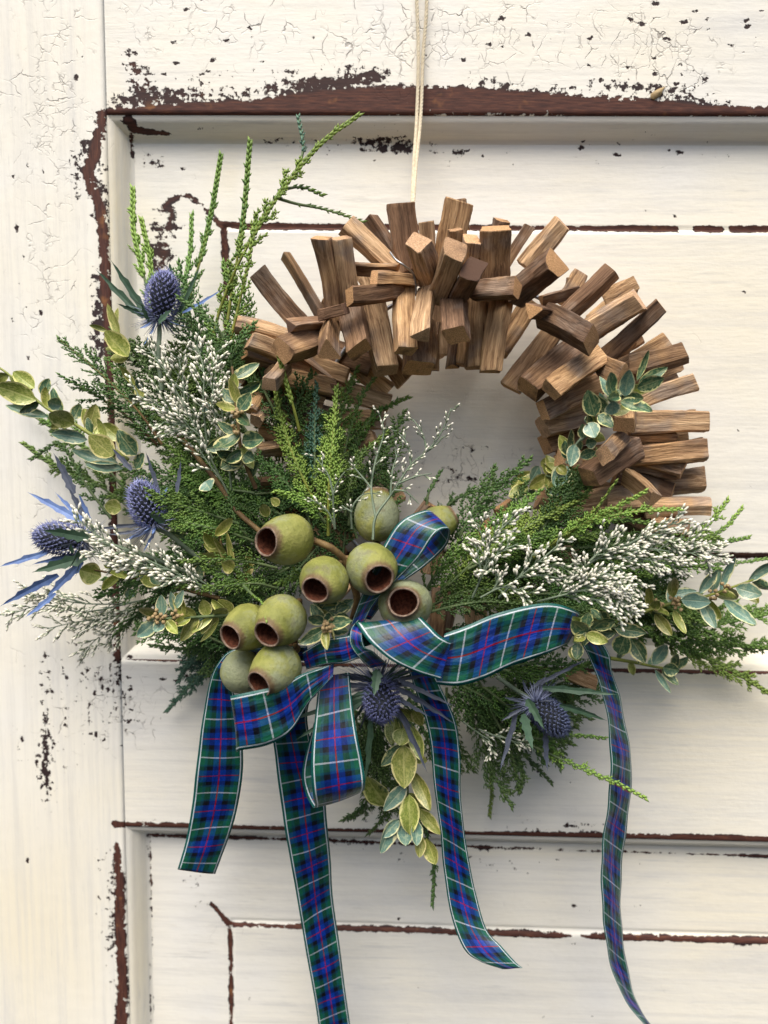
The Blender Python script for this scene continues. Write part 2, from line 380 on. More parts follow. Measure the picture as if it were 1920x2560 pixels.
WEAR_PANEL = [
 ([(320,300,14),(340,325,10),(420,335,6)], .85), ([(328,330,7),(334,420,4),(336,520,3)], .8),
 ([(401,533,9),(422,502,9),(464,487,9),(502,510,9),(540,552,8)], .64), ([(428,525,14),(415,610,17),(398,690,20),(390,800,12)], .62), ([(410,560,40),(400,680,42)], .55),
 ([(500,345,30),(1000,350,34)], .30), ([(880,352,22),(1020,372,26)], .46), ([(1100,372,36),(1800,390,40)], .30), ([(360,395,30),(390,400,30)],.48),
 ([(548,560,8),(620,566,9),(1000,568,8),(1290,570,7),(1690,572,8)], 1.0), ([(1740,572,8),(1800,572,9)], 1.0), ([(1830,572,9),(2300,574,9)], 1.0),
 ([(560,565,9),(563,640,9),(566,760,7),(575,1200,6)], 1.0), ([(540,552,6),(562,567,10)],1.0),
 ([(560,1384,7),(1500,1386,8),(2300,1392,9)], 1.0), ([(1000,1150,60),(1300,1180,60)], .30),
 ([(528,2258,3),(560,2295,6),(574,2312,12)], 1.05), ([(572,2310,8),(1000,2325,7),(1400,2338,8),(1430,2339,2)], 1.0), ([(1455,2340,3),(1480,2341,8),(2300,2362,9)], 1.0),
 ([(575,2315,8),(577,2400,6),(580,2800,6)], .9), ([(372,2090,8),(376,2200,5),(380,2560,4)], .72), ([(376,2088,6),(800,2100,5),(1200,2118,4),(2300,2152,5)], .74),
 ([(470,2190,40),(500,2230,30)], .36), ([(800,2150,50),(1000,2140,60),(1400,2160,40)], .26), ([(700,1900,40),(1300,1990,40)],.40),
]
def wear_at(px, py, strokes):
    w = np.zeros_like(px)
    for pl, s in strokes:
        for a, b in zip(pl[:-1], pl[1:]):
            d, t = seg_d(px, py, a, b); r = a[2] + (b[2]-a[2])*t
            k = s*np.clip(1.0 - .5*(d/r)**2, 0, 1)
            w = np.maximum(w, k)
    return w
def blobs(px, py, lst):
    w = np.zeros_like(px)
    for x, y, rx, ry, s in lst:
        w = np.maximum(w, s*np.exp(-((px-x)/rx)**2-((py-y)/ry)**2))
    return w
CRACK = [(1100,90,500,120,1.0),(500,60,330,110,.8),(120,250,130,330,.95),(130,700,110,400,.7),(1600,110,320,120,1.0),(300,1750,220,150,.8),(1150,1180,180,180,.75),(100,1300,120,300,.5)]
CHIP = [(1760,40,160,45,1.0),(1650,170,170,70,.75),(1250,110,300,60,.35),(560,120,200,70,.4),(60,560,60,200,.4),(230,1760,120,140,.7),(1650,370,180,30,.6),(80,830,60,60,.5),(1900,60,100,80,.8),(430,1680,90,40,.6),(850,370,60,30,.6)]
YEL = [(290,500,40,300,.75),(300,1000,40,500,.65),(360,600,70,200,.25),(570,420,40,90,.35),(60,2300,240,330,.50),(345,2400,34,320,.60),(1800,1750,350,300,.50),(1850,2300,350,300,.40),(1800,800,400,400,.38),(1300,430,600,120,.25),(1500,100,500,150,.22),(1750,1640,500,45,.5),(1500,2130,900,26,.35)]  # creamier mouldings, plus warm bounce and glow painted into the colour
def paint_attrs(v, strokes):
    v = np.asarray(v, float); q = (v - np.array(CAMPOS)) @ np.array(CAMROT)
    px = 960 + FPX*q[:, 0]/-q[:, 2]; py = 1280 - FPX*q[:, 1]/-q[:, 2]
    return dict(wear=wear_at(px, py, strokes), crack=blobs(px, py, CRACK), chip=np.maximum(blobs(px, py, CHIP), .012), yellow=np.maximum(blobs(px, py, YEL), .13))  # yellow floor adds a slight warm light cast everywhere
def strip_grid(profile, length_axis, a0, a1, step, mitre=None):
    """sweep profile points [(u, y)] along x or z; u = the other axis; mitre(u) trims the ends"""
    # subdivide profile finely
    pr = [np.array(profile[0], float)]
    for q in profile[1:]:
        q = np.array(q, float); n = max(1, int(np.hypot(*(q-pr[-1]))/step)); s = pr[-1].copy()
        for k in range(1, n+1): pr.append(s + (q-s)*k/n)
    pr = np.array(pr); n = max(2, int((a1-a0)/step)); t = np.linspace(0, 1, n+1)
    V = np.empty((len(pr), n+1, 3))
    for i, (u, y) in enumerate(pr):
        lo, hi = (a0, a1) if mitre is None else mitre(u)
        a = lo + (hi-lo)*t
        if length_axis == 'x': V[i, :, 0] = a; V[i, :, 2] = u
        else: V[i, :, 2] = a; V[i, :, 0] = u
        V[i, :, 1] = y
    idx = np.arange(len(pr)*(n+1)).reshape(len(pr), n+1)
    f = np.stack([idx[:-1, :-1], idx[:-1, 1:], idx[1:, 1:], idx[1:, :-1]], -1).reshape(-1, 4)
    if length_axis == 'x': f = f[:, ::-1]
    return V.reshape(-1, 3), f

def build_door():
    X = lambda x, y, d=0: P('N', x, y, d).x
    Z = lambda x, y, d=0: P('N', x, y, d).z
    xs = (X(264, 288) + X(300, 1620) + X(312, 2070))/3      # inner edge of the stile
    zt = Z(1000, 287)                                        # lower edge of the top rail
    zm = Z(1000, 1662)                                       # upper edge of the middle rail
    zl = Z(1000, 2086)                                       # lower edge of the middle rail
    xr = xs + .80; zb = zl - .46
    root = thing('panelled_door', 'old cream painted panelled door with flaking cracked paint over brown wood', 'door', (xs, 0, zb))
    def part(name, V, f, mat, strokes, parent=root, solid=None):
        me = mesh(name, V, f, True, paint_attrs(V, strokes)); o = link(name, me, mat, parent)
        return o
    B = .04                                                  # door thickness behind its face
    S = .0019
    e = .0022                                                # rounded arris
    # stile, rails (front face + rounded arris + returned edge)
    def member(name, axis, u0, u1, a0, a1, mat, lip0, lip1):
        pr = []
        pr += [(u0, B)] if not lip0 else [(u0, .012)]
        pr += [(u0, e), (u0+e*.35, e*.35), (u0+e, 0), (u1-e, 0), (u1-e*.35, e*.35), (u1, e)]
        pr += [(u1, B)] if not lip1 else [(u1, .012)]
        V, f = strip_grid(pr, axis, a0, a1, S); 
        return part(name, V, f, mat, WEAR)
    member('stile', 'z', xs-.20, xs, zb-.12, zt+.30, M['paint_v'], False, True)
    member('stile', 'z', xr, xr+.16, zb-.12, zt+.30, M['paint_v'], True, False)
    member('rail', 'x', zt, zt+.30, xs+.0008, xr-.0008, M['paint_h'], True, False)
    member('rail', 'x', zl, zm, xs+.0008, xr-.0008, M['paint_h'], True, True)
    member('rail', 'x', zb-.12, zb, xs+.0008, xr-.0008, M['paint_h'], False, True)
    # recessed panels with a sloped moulding all round and a raised field
    PD = .019
    for z0, z1, fx, fzt, fzb in ((zm, zt, X(561, 700, -1.2), Z(1000, 568, -1.2), Z(1500, 1387, -1.2)), (zb, zl, X(577, 2400, -1.2), Z(1000, 2324, -1.2), zb+.10)):
        mw = .0165
        def m_h(name, u0, u1, y0, y1):                        # a horizontal piece
            sgn = 1 if u1 > u0 else -1
            pr = [(u0, y0), (u0+(u1-u0)*.25, y0+(y1-y0)*.10), (u0+(u1-u0)*.55, y0+(y1-y0)*.45), (u0+(u1-u0)*.8, y0+(y1-y0)*.9), (u1, y1)]
            mi = lambda u: (xs + abs(u-u0), xr - abs(u-u0))
            V, f = strip_grid(pr, 'x', xs, xr, S, mi)
            if sgn < 0: f = f[:, ::-1]
            part('moulding', V, f, M['paint_h'], WEAR_PANEL)
        def m_v(u0, u1, y0, y1):
            pr = [(u0, y0), (u0+(u1-u0)*.25, y0+(y1-y0)*.10), (u0+(u1-u0)*.55, y0+(y1-y0)*.45), (u0+(u1-u0)*.8, y0+(y1-y0)*.9), (u1, y1)]
            mi = lambda u: (z0 + abs(u-u0), z1 - abs(u-u0))
            V, f = strip_grid(pr, 'z', z0, z1, S, mi)
            if u1 < u0: f = f[:, ::-1]
            part('moulding', V, f, M['paint_v'], WEAR_PANEL)
        m_h('m', z1, z1-mw, .002, PD); m_h('m', z0, z0+mw, .002, PD)
        m_v(xs, xs+mw, .002, PD); m_v(xr, xr-mw, .002, PD)
        # panel sheet, its bevel rising to the edge of the raised field
        V, f = strip_grid([(z0+mw-.004, PD-.0005), (z1-mw+.004, PD-.0005)], 'x', xs+mw-.004, xr-mw+.004, S)
        gx0, gx1 = fx, xr - (fx-xs); 
        k = .0028
        dx = np.minimum(V[:, 0]-gx0, gx1-V[:, 0]); dz = np.minimum(V[:, 2]-fzb, fzt-V[:, 2]); din = np.minimum(dx, dz)
        V[:, 1] -= np.where(din > 0, np.clip(din/.0012, 0, 1)*.0042, np.clip((din+.055)/.055, 0, 1)*.0016)
        V[:, 1] += np.where(np.abs(din) < k, (1-np.abs(din)/k)*.0022, 0)
        part('panel', V, f, M['paint_h'], WEAR_PANEL)
    # a splinter knocked out of the top rail
    ch = P('N', 1647, 226, .1)
    rng = random.Random(3); vs = []
    for i in range(7):
        t = i/6; wv = .0035*math.sin(math.pi*min(1, t*.85+.12))
        for s in (-1, 0, 1): vs.append((ch.x - .006 + .011*t + rng.uniform(-.0006, .0006), -.0005 - (.0035*math.sin(math.pi*t) if s == 0 else 0), ch.z - .004 + .007*t*t + s*wv))
    fs = [(i*3+j, i*3+j+3, i*3+j+4, i*3+j+1) for i in range(6) for j in range(2)]
    link('splinter', mesh('splinter', vs, fs), M['berry'], root)
    return root
build_door()

# ================================================================== THE WREATH OF SPLIT STICKS
def stick_mesh(L, W, T, seed):
    """irregular split stick along +z from 0 to L, W wide (x), T thick (y)"""
    r = random.Random(seed)
    k = r.choice([4, 4, 4, 5, 3])
    base = {4: [(-1, -1), (1, -1), (1, 1), (-1, 1)], 5: [(-1, -1), (1, -1), (1.0, .5), (.3, 1.05), (-1, .7)], 3: [(-1, -1), (1, -.9), (.15, 1.1)]}[k]
    cor = [(x*.5 + r.uniform(-.10, .10), y*.5 + r.uniform(-.12, .12)) for x, y in base]
    sec = []                                             # corners chamfered, sides with a mid point
    for i in range(k):
        a, b, c = cor[i-1], cor[i], cor[(i+1) % k]; ch = r.uniform(.04, .12)
        sec.append((b[0]+(a[0]-b[0])*ch, b[1]+(a[1]-b[1])*ch)); sec.append((b[0]+(c[0]-b[0])*ch, b[1]+(c[1]-b[1])*ch))
        mx, my = (b[0]+c[0])/2, (b[1]+c[1])/2; q = 1 + r.uniform(-.07, .07); sec.append((mx*q, my*q))
    n = len(sec); rings = [0, .014, .09, .18, .27, .36, .46, .56, .66, .76, .85, .93, .986, 1.0]
    bow = r.uniform(-.07, .07); bow2 = r.uniform(-.05, .05); tw = r.uniform(-.18, .18); tap = r.uniform(-.13, .13)
    slx, sly = r.uniform(-.16, .16), r.uniform(-.16, .16); ss = [r.uniform(-1, 1) for _ in range(n)]
    v = []
    for t in rings:
        s = (1 + tap*(t-.5))*(0.965 if t in (0, 1.0) else 1); a = tw*t
        for j, (x, y) in enumerate(sec):
            x2, y2 = x*math.cos(a)-y*math.sin(a), x*math.sin(a)+y*math.cos(a)
            wob = 1 + .05*math.sin(ss[j]*9 + t*(5+3*ss[j])) + r.uniform(-.028, .028)
            ez = (x2*slx + y2*sly)*W*(1 if t > .5 else -1)*abs(2*t-1)
            v.append((x2*W*s*wob + bow*L*4*t*(1-t)*.5, y2*T*s*wob + bow2*L*4*t*(1-t)*.5, t*L + ez))
    R_ = len(rings)
    f = [(i*n+j, i*n+(j+1) % n, (i+1)*n+(j+1) % n, (i+1)*n+j) for i in range(R_-1) for j in range(n)]
    end = [0.0]*len(v)
    for t0 in (0, (R_-1)*n):                            # separate cap vertices carry the end-grain mask
        c0 = len(v); ring = [v[t0+j] for j in range(n)]
        cen = [sum(p[q] for p in ring)/n for q in range(3)]
        for p in ring: v.append(p); end.append(1.0)
        v.append((cen[0], cen[1], cen[2] + (1 if t0 else -1)*W*r.uniform(-.02, .04))); end.append(1.0)
        for j in range(n):
            a, b = c0+j, c0+(j+1) % n
            f.append((a, b, c0+n) if t0 else (b, a, c0+n))
    me = mesh('stick', v, f, False, dict(endface=end))
    sm = np.zeros(len(f), bool); sm[:(R_-1)*n] = True
    # sides smooth only across the chamfer-free runs
    me.polygons.foreach_set('use_smooth', sm); me.set_sharp_from_angle(angle=R(20))
    return me
def frame_z(z, hint):
    z = z.normalized(); x = hint.cross(z).normalized(); y = z.cross(x)
    return Matrix((x, y, z)).transposed()
WC = P('N', 1180, 1105, 5)
STK = [  # crop, inner end, outer end, width, depth inner / outer (cm)
 ('A',500,880,200,530,118,4,4.6),('A',572,775,360,415,88,3,3.2),('A',648,765,578,318,112,6,8.5),('A',750,700,697,318,112,6,8.3),('A',1020,530,718,245,108,5,6),
 ('A',1040,470,870,190,104,3,3.6),('A',1115,500,1052,112,150,5,5.6),('A',1203,570,1200,222,88,5.5,7.2),('A',1340,440,1392,105,170,5,6),('A',1380,250,1372,95,130,3,3.2),
 ('A',1360,470,1374,270,84,6.5,7.8),('A',1440,520,1472,325,104,6.5,8),('A',1585,620,1603,262,186,6,8.2),('A',1215,570,1150,345,132,6.5,9.8),('A',1275,650,1368,385,140,7,11),
 ('A',1378,680,1478,510,118,7,10.6),('A',760,490,1030,500,98,6,6.8),('A',1125,570,890,552,74,6.6,8.2),('A',1025,635,745,668,102,6.6,9.2),('A',575,775,722,735,62,7.6,8.6),
 ('A',570,825,395,840,92,6.4,8.4),('A',545,915,345,985,132,6,8.8),('A',632,800,612,975,132,6.5,10),('A',755,745,805,985,150,6,8.4),('A',880,710,965,1105,136,4.5,6),
 ('A',1075,610,1080,990,120,6,8.6),('A',1222,610,1180,885,136,7,10.4),('A',1365,680,1370,895,142,7,10),('A',1150,850,1150,1095,190,4,5.6),('A',1260,840,1240,1100,96,2.6,3),
 ('A',1385,850,1348,1082,90,3,3.4),('A',1440,690,1420,1075,80,3,3.4),('A',1510,680,1503,1088,134,4,5),('A',1645,690,1578,1112,120,5,6.4),
 ('A',400,915,70,825,112,5,6.4),('A',340,1005,145,930,112,6,7),('A',300,1060,130,1000,112,5,6),('A',360,1085,270,1185,100,6.5,8.6),
 ('A',520,985,872,1085,112,2.6,3),('A',430,1060,730,1150,120,3,3.2),('A',400,1160,700,1240,112,3.2,3.4),('A',640,960,860,1040,100,2,2.2),('A',300,1060,120,1150,130,4,4),('A',260,1190,130,1270,110,4,4.2),
 ('E',370,170,300,300,84,4.5,6),('E',420,250,330,360,84,4,6),('E',490,240,770,330,104,3,3),('E',470,320,660,390,100,2.6,2.8),('E',450,420,620,470,100,2.6,2.8),('E',260,80,200,160,120,4,4.5),
 ('B',170,350,320,115,80,3,3.4),('B',310,370,535,100,132,4,5),('B',120,140,142,80,100,2.6,2.8),('B',240,560,490,360,172,6,9),('B',-10,540,240,520,122,7,9.2),('B',410,590,640,530,92,4,4),('B',590,560,605,450,80,2,2.2),
 ('B',540,700,862,405,168,5,6.8),('B',810,590,1000,490,110,4,4.4),('B',700,780,1020,585,150,5.5,7.4),('B',790,975,1170,630,110,5,6.4),('B',880,970,990,850,90,3,3),('B',420,705,715,860,142,8,10.2),('B',480,690,350,650,132,7.4,10),
 ('B',490,770,200,1165,140,4,4.4),('B',620,910,305,1165,160,5.5,6.8),('B',745,975,455,1180,150,7,8.8),('B',820,1100,405,1300,150,5,6),('B',740,1320,400,1410,150,3.5,4),('B',720,1440,415,1520,132,2.5,3),
 ('B',980,1015,1322,930,150,5,6),('B',800,1000,925,1065,132,7,9.6),('B',1030,1240,1388,1115,120,5,6),('B',1060,1140,1250,1065,90,3,3),('B',980,1385,1462,1372,152,5,5.6),('B',950,1475,1255,1470,62,5,5),
 ('B',940,1290,930,1400,132,6,8.8),('B',980,1595,1450,1550,152,5,6.4),('B',900,1480,795,1590,122,7,9.6),('B',980,1545,700,1730,142,6,8.4),('B',1040,1755,1440,1738,142,3,3.5),('B',940,1720,1110,1870,132,7,9.6),
 ('B',1080,1935,1482,1918,132,5,6),('B',1120,2055,1345,2062,122,5,6),('B',560,1910,960,1850,112,4.4,4.6),('B',830,1905,1080,1900,92,5,5.4),('B',490,1640,720,1640,92,4,4.2),('B',600,1990,920,1960,102,4.6,4.8),
 ('F',690,990,815,1045,84,4.5,5),('F',560,1100,700,1100,84,3.6,4),('F',640,400,760,420,90,4,4.6),('F',560,350,700,300,80,3.6,4),
]
def build_wreath():
    root = thing('stick_wreath', 'round wreath of short split brown wooden sticks hanging on the cream door', 'wreath', WC)
    def put(a, b, W, T, seed):
        z = b - a; L = z.length; a = a - z*.06; z = z*1.06
        rng = random.Random(seed)
        hint = (TOCAM + Vector((rng.uniform(-.25, .25), 0, rng.uniform(-.25, .25)))).normalized()
        if abs(hint.dot(z.normalized())) > .93: hint = Vector((.3, -.2, .9)).normalized()
        o = link('stick', stick_mesh(z.length, W, T, seed), M['stick'], root)
        m3 = frame_z(z, hint)
        o.location = a; o.rotation_euler = m3.to_euler()
    for i, (c, x0, y0, x1, y1, wd, d0, d1) in enumerate(STK):
        a, b = P(c, x0, y0, d0), P(c, x1, y1, d1)
        W = PS(c, wd, (d0+d1)/2)*.93; rng = random.Random(i*7+1)
        put(a, b, W, min(W*rng.uniform(.85, 1.15), .021), 100+i)
    # the same sticks go on round the back of the ring and under the leaves
    rng = random.Random(11)
    for i in range(84):
        th = rng.uniform(R(155), R(385)) if i < 46 else R(-30 + (i-46)*250/37) + rng.uniform(-.05, .05)
        rm = .112
        rad = Vector((math.cos(th), 0, math.sin(th))); phi = rng.choice([0, math.pi, .5, 2.6, -.4]) + rng.uniform(-.3, .3)
        dirv = rad*math.cos(phi) + Vector((0, -1, 0))*abs(math.sin(phi))*.6
        dirv += Vector((rng.uniform(-.2, .2), 0, rng.uniform(-.2, .2)))
        if i >= 46: dirv.y = 0; dirv *= (1 if i % 2 else -1)*(1 if dirv.dot(rad) > 0 else -1)
        c0 = Vector((WC.x, -.030 if i < 46 else -.020, WC.z)) + rad*(rm if i < 46 else rm + .012)
        if i < 46 and math.cos(phi) < 0 and th < R(225): dirv = rad.copy()
        put(c0 + dirv*.008, c0 + dirv.normalized()*(rng.uniform(.026, .034) if i >= 46 and dirv.dot(rad) > 0 else rng.uniform(.048, .060)), rng.uniform(.012, .017), rng.uniform(.011, .015), 400+i)
    a = np.linspace(0, 2*np.pi, 73); ring = np.stack([WC.x+.120*np.cos(a), np.full_like(a, -.034), WC.z+.120*np.sin(a)], 1)
    tube('wire_ring', ring, .0016, M['wire'], root, 8)
    wr = crom([P('A', 985, 405, 7), P('A', 1020, 450, 7.6), P('A', 1070, 485, 7.7), P('A', 1125, 540, 7.2), P('A', 1140, 650, 6.8)], 6)
    tube('wire_tie', wr, .0008, M['wire'], root, 6)
    return root
build_wreath()

# ================================================================== HANGING CORD
def build_cord():
    root = thing('hanging_cord', 'twisted cream cotton cord holding up the wreath against the door', 'cord', P('N', 1036, 500, 4))
    for pts in ([(1038,-160,.55),(1042,0,.55),(1046,140,.55),(1042,290,.9),(1034,420,2.4),(1030,520,4)], [(1058,-160,.55),(1067,0,.55),(1058,140,.55),(1052,290,.9),(1040,420,2.4),(1033,520,4)]):
        p = resample(crom([P('N', *q) for q in pts], 14), .0007); t = tangents(p)
        a = np.cross(t, [0, -1, .2]); a /= np.linalg.norm(a, axis=1, keepdims=True); b = np.cross(t, a)
        s = np.arange(len(p))*.0007
        for ph in (0, 2.094, 4.189):
            an = (s/.0085*2*np.pi + ph)[:, None]; hel = p + .00066*(a*np.cos(an) + b*np.sin(an))
            tube('ply', hel, .00078, M['cord'], root, 6)
build_cord()

# ================================================================== CYPRESS SPRIGS
SV = np.array([(0, 0, 0), (.42, 0, .34), (0, .50, .42), (-.42, 0, .34), (0, -.42, .34), (.05, .20, 1.0)])
SF = np.array([(0, 2, 1), (0, 3, 2), (0, 4, 3), (0, 1, 4), (1, 2, 5), (2, 3, 5), (3, 4, 5), (4, 1, 5)])[:, ::-1]
def unit(v): return v/np.maximum(np.linalg.norm(v, axis=-1, keepdims=True), 1e-9)
def cypress(pts, hw, seed, mat='cyp', stem='stem_green', label='', group=None, gap=.0048, sub=True, prof='fan', name='cypress_sprig', dense=1.0, scale=1.0):
    """flat feathery spray: pts = world points of its axis, hw = half width"""
    rng = np.random.default_rng(seed)
    ax = resample(crom([np.array(p) for p in pts], 10), .0021); n = len(ax); t = tangents(ax)
    nv = unit(np.array(TOCAM) + rng.normal(0, .33, 3)); L = .0021*n
    pos, dr, nr, sz, tone = [], [], [], [], []
    def chain(p0, d0, nrm, length, curl, t0, thick=1.0):
        k = max(2, int(length/.0019)); j = np.arange(k)[:, None]*.0019
        bend = unit(np.cross(nrm, d0)); d = unit(d0[None] + bend[None]*curl*(j/max(length, 1e-4))+ nrm[None]*.10*(j/max(length, 1e-4)))
        p = p0[None] + np.cumsum(d*.0019, 0) - d*.0019
        side = np.where(np.arange(k) % 2 == 0, 1., -1.)[:, None]
        dd = unit(d + bend[None]*side*.30 + nrm[None]*.10)
        pos.append(p); dr.append(dd); nr.append(np.repeat(nrm[None], k, 0))
        sz.append(np.linspace(1.0, .62, k)*thick*scale); tone.append(np.clip(t0 + .35*np.linspace(0, 1, k) + rng.normal(0, .07, k), 0, 1))
        return p, d
    for i in range(1, n, 1):                              # leaf scales along the axis itself
        if ax.shape[0] > 2: pass
    chain0 = np.arange(int(n*.35), n)
    pos.append(ax[chain0]); sd_ = np.where(np.arange(len(chain0)) % 2 == 0, 1., -1.)[:, None]
    bx = unit(np.cross(nv, t[chain0])); dr.append(unit(t[chain0] + bx*sd_*.30 + nv*.10)); nr.append(np.repeat(nv[None], len(chain0), 0))
    sz.append(np.full(len(chain0), 1.15*scale)); tone.append(np.clip(.3+.4*chain0/n + rng.normal(0, .07, len(chain0)), 0, 1))
    s = .006; side = 1
    while s < L - .004:
        q = s/L; i = min(n-1, int(s/.0021)); d0 = t[i]; b = unit(np.cross(nv, d0))*side
        if prof == 'fan': pl = (min(1, q*3.2 + .25))*(1 - q)**.62
        elif prof == 'wisp': pl = (.45 + .55*math.sin(q*math.pi))*(1-q)**.4
        else: pl = 1 - q
        a = R(rng.uniform(27, 42)); bl = hw/math.sin(a)*pl*rng.uniform(.70, 1.25)
        nloc = unit(nv + rng.normal(0, .16, 3)); d1 = unit(d0*math.cos(a) + b*math.sin(a) + nv*rng.normal(0, .14))
        if bl > .003:
            p, d = chain(ax[i], d1, nloc, bl, -.30*side, .15 + .3*q)
            if sub and bl > .008:
                ss = .0032; s2 = 1
                while ss < bl - .002:
                    k = min(len(p)-1, int(ss/.0019)); bb = unit(np.cross(nloc, d[k]))*s2
                    a2 = R(rng.uniform(24, 36)); l2 = min(.018, .30*bl + .0055)*(1-ss/bl)**.5*rng.uniform(.7, 1.2)
                    if l2 > .0025: chain(p[k], unit(d[k]*math.cos(a2) + bb*math.sin(a2) + nloc*rng.normal(0, .15)), nloc, l2, -.2*s2, .30 + .3*q, .92)
                    ss += .0034*rng.uniform(.8, 1.25)/dense; s2 = -s2
        s += gap*.80*rng.uniform(.75, 1.25)/dense; side = -side
    pos, dr, nr = np.vstack(pos), np.vstack(dr), np.vstack(nr); sz, tone = np.concatenate(sz), np.concatenate(tone)
    v, f = stamp(SV, SF, pos, dr, nr, .0026*sz, .0018*sz, .0044*sz)
    root = thing(name, label, 'sprig', Vector(ax[0]), group)
    o = link('foliage', mesh('foliage', v, f, False, dict(tone=np.repeat(tone, len(SV)))), M[mat], root, 'stuff')
    tube('stem', ax[::2] if n > 6 else ax, np.linspace(.0013, .0005, len(ax[::2] if n > 6 else ax)), M[stem], root, 5)
    return root
def sp(c, pts, w, seed, **kw):
    """pts: (x, y, depth cm) in crop c; w: full width in crop px"""
    q = [P(c, *p) for p in pts]; dm = sum(p[2] for p in pts)/len(pts)
    return cypress(q, PS(c, w, dm)*.5, seed, **kw)
LG = dict(group='upright cypress shoots above the thistle')
# tall loose shoots at top left
sp('Z', [(462,720,6),(478,660,6),(520,560,6.5),(600,425,7),(690,315,7.5),(772,252,8)], 62, 1, mat='cyp_lime', stem='stem_lime', prof='wisp', gap=.011, sub=True, label='tallest lime green cypress shoot leaning right over the recessed panel', scale=1.15)
sp('Z', [(492,690,6),(505,600,6),(525,480,6),(540,312,6)], 26, 2, mat='cyp', stem='stem_lime', prof='wisp', gap=.008, sub=False, label='straight thin dark cypress shoot beside the tallest leaning one', scale=1.2)
sp('Z', [(497,735,6.4),(520,640,6.4),(538,560,6.6),(552,470,6.8)], 62, 3, mat='cyp_lime', stem='stem_lime', prof='wisp', gap=.010, label='short branching lime cypress shoot beside the left wood sticks')
sp('Z', [(590,425,7),(640,440,6.5),(700,452,6),(782,478,5.6)], 20, 4, mat='cyp', stem='stem_green', prof='wisp', gap=.012, sub=False, label='thin wisp of cypress reaching sideways to the top wood sticks')
sp('Z', [(600,412,7),(650,404,6.6),(694,420,6.4)], 14, 5, mat='cyp', prof='wisp', gap=.012, sub=False, label='short wisp of cypress off the tallest leaning shoot')
sp('Z', [(640,372,7),(655,320,6.6),(645,255,6)], 24, 6, mat='cyp_blue', prof='wisp', gap=.010, sub=False, label='pale side tip rising from the tallest leaning cypress shoot')
sp('Z', [(395,690,2),(425,590,1.6),(455,470,1.2),(477,342,1.2)], 34, 7, mat='cyp', stem='stem_lime', prof='wisp', gap=.012, sub=False, label='soft cypress shoot close to the door right of the thistle', **LG, scale=1.3)
sp('Z', [(405,700,3),(400,620,2.4),(412,540,1.8),(415,470,1.6)], 34, 8, mat='cyp', prof='wisp', gap=.010, sub=False, label='soft cypress shoot close to the door right of the thistle', **LG, scale=1.3)
sp('Z', [(330,700,2),(312,600,1.6),(290,500,1.4),(288,415,1.4)], 46, 9, mat='cyp_lime', prof='wisp', gap=.010, sub=False, label='lime cypress shoot close to the door behind the thistle head', scale=1.5)
sp('Z', [(335,690,2),(330,620,1.6),(325,560,1.6),(308,480,1.4)], 40, 10, mat='cyp_lime', prof='wisp', gap=.010, sub=False, label='short lime cypress shoot close to the door behind the thistle', scale=1.4)
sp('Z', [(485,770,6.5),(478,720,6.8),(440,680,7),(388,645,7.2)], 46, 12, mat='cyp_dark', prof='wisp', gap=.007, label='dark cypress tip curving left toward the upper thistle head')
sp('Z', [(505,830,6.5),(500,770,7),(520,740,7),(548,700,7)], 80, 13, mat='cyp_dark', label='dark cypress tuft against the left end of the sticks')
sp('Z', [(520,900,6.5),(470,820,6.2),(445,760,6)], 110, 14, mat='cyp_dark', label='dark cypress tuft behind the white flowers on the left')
# left side
LB = dict(group='dark cypress sprays on the left edge of the wreath')
sp('Z', [(350,960,5),(300,890,5),(220,810,5.4),(130,735,6)], 110, 20, mat='cyp_dark', stem='stem_brown', prof='wisp', gap=.0075, label='dark feathery cypress spray fanning out to the upper left', **LB)
sp('Z', [(340,960,4.5),(270,895,4.5),(200,850,4.8),(132,812,5)], 90, 21, mat='cyp_dark', stem='stem_brown', prof='wisp', gap=.0075, label='dark feathery cypress spray fanning out to the upper left', **LB)
sp('Z', [(340,940,4),(290,850,4),(250,770,3.6),(242,700,3)], 90, 22, mat='cyp', stem='stem_brown', prof='wisp', gap=.0075, label='green cypress spray rising between the left thistle and flowers')
sp('Z', [(380,900,4),(330,820,4),(290,740,4)], 120, 23, mat='cyp_dark', label='dark cypress spray filling in below the upper thistle')
sp('Z', [(430,900,5),(400,820,4.5),(370,745,4.5)], 120, 24, mat='cyp', label='green cypress spray rising below the upper thistle stem')
LW = dict(group='soft cypress sprays close to the door on the left')
sp('Z', [(290,1080,2),(200,980,1.6),(110,920,1.4),(35,870,1.2)], 80, 25, mat='cyp', prof='wisp', gap=.010, sub=True, label='blurred cypress spray close to the door at the far left', **LW, scale=1.2)
sp('Z', [(300,1110,2.4),(200,1040,2),(110,1000,1.8),(55,960,1.6)], 70, 26, mat='cyp', prof='wisp', gap=.010, label='blurred cypress spray close to the door at the far left', **LW, scale=1.2)
sp('Z', [(240,1120,5),(180,1040,4.6),(130,960,4.4),(70,990,4)], 60, 27, mat='cyp_dark', prof='wisp', gap=.010, label='dark cypress spray arching behind the leftmost thistle')
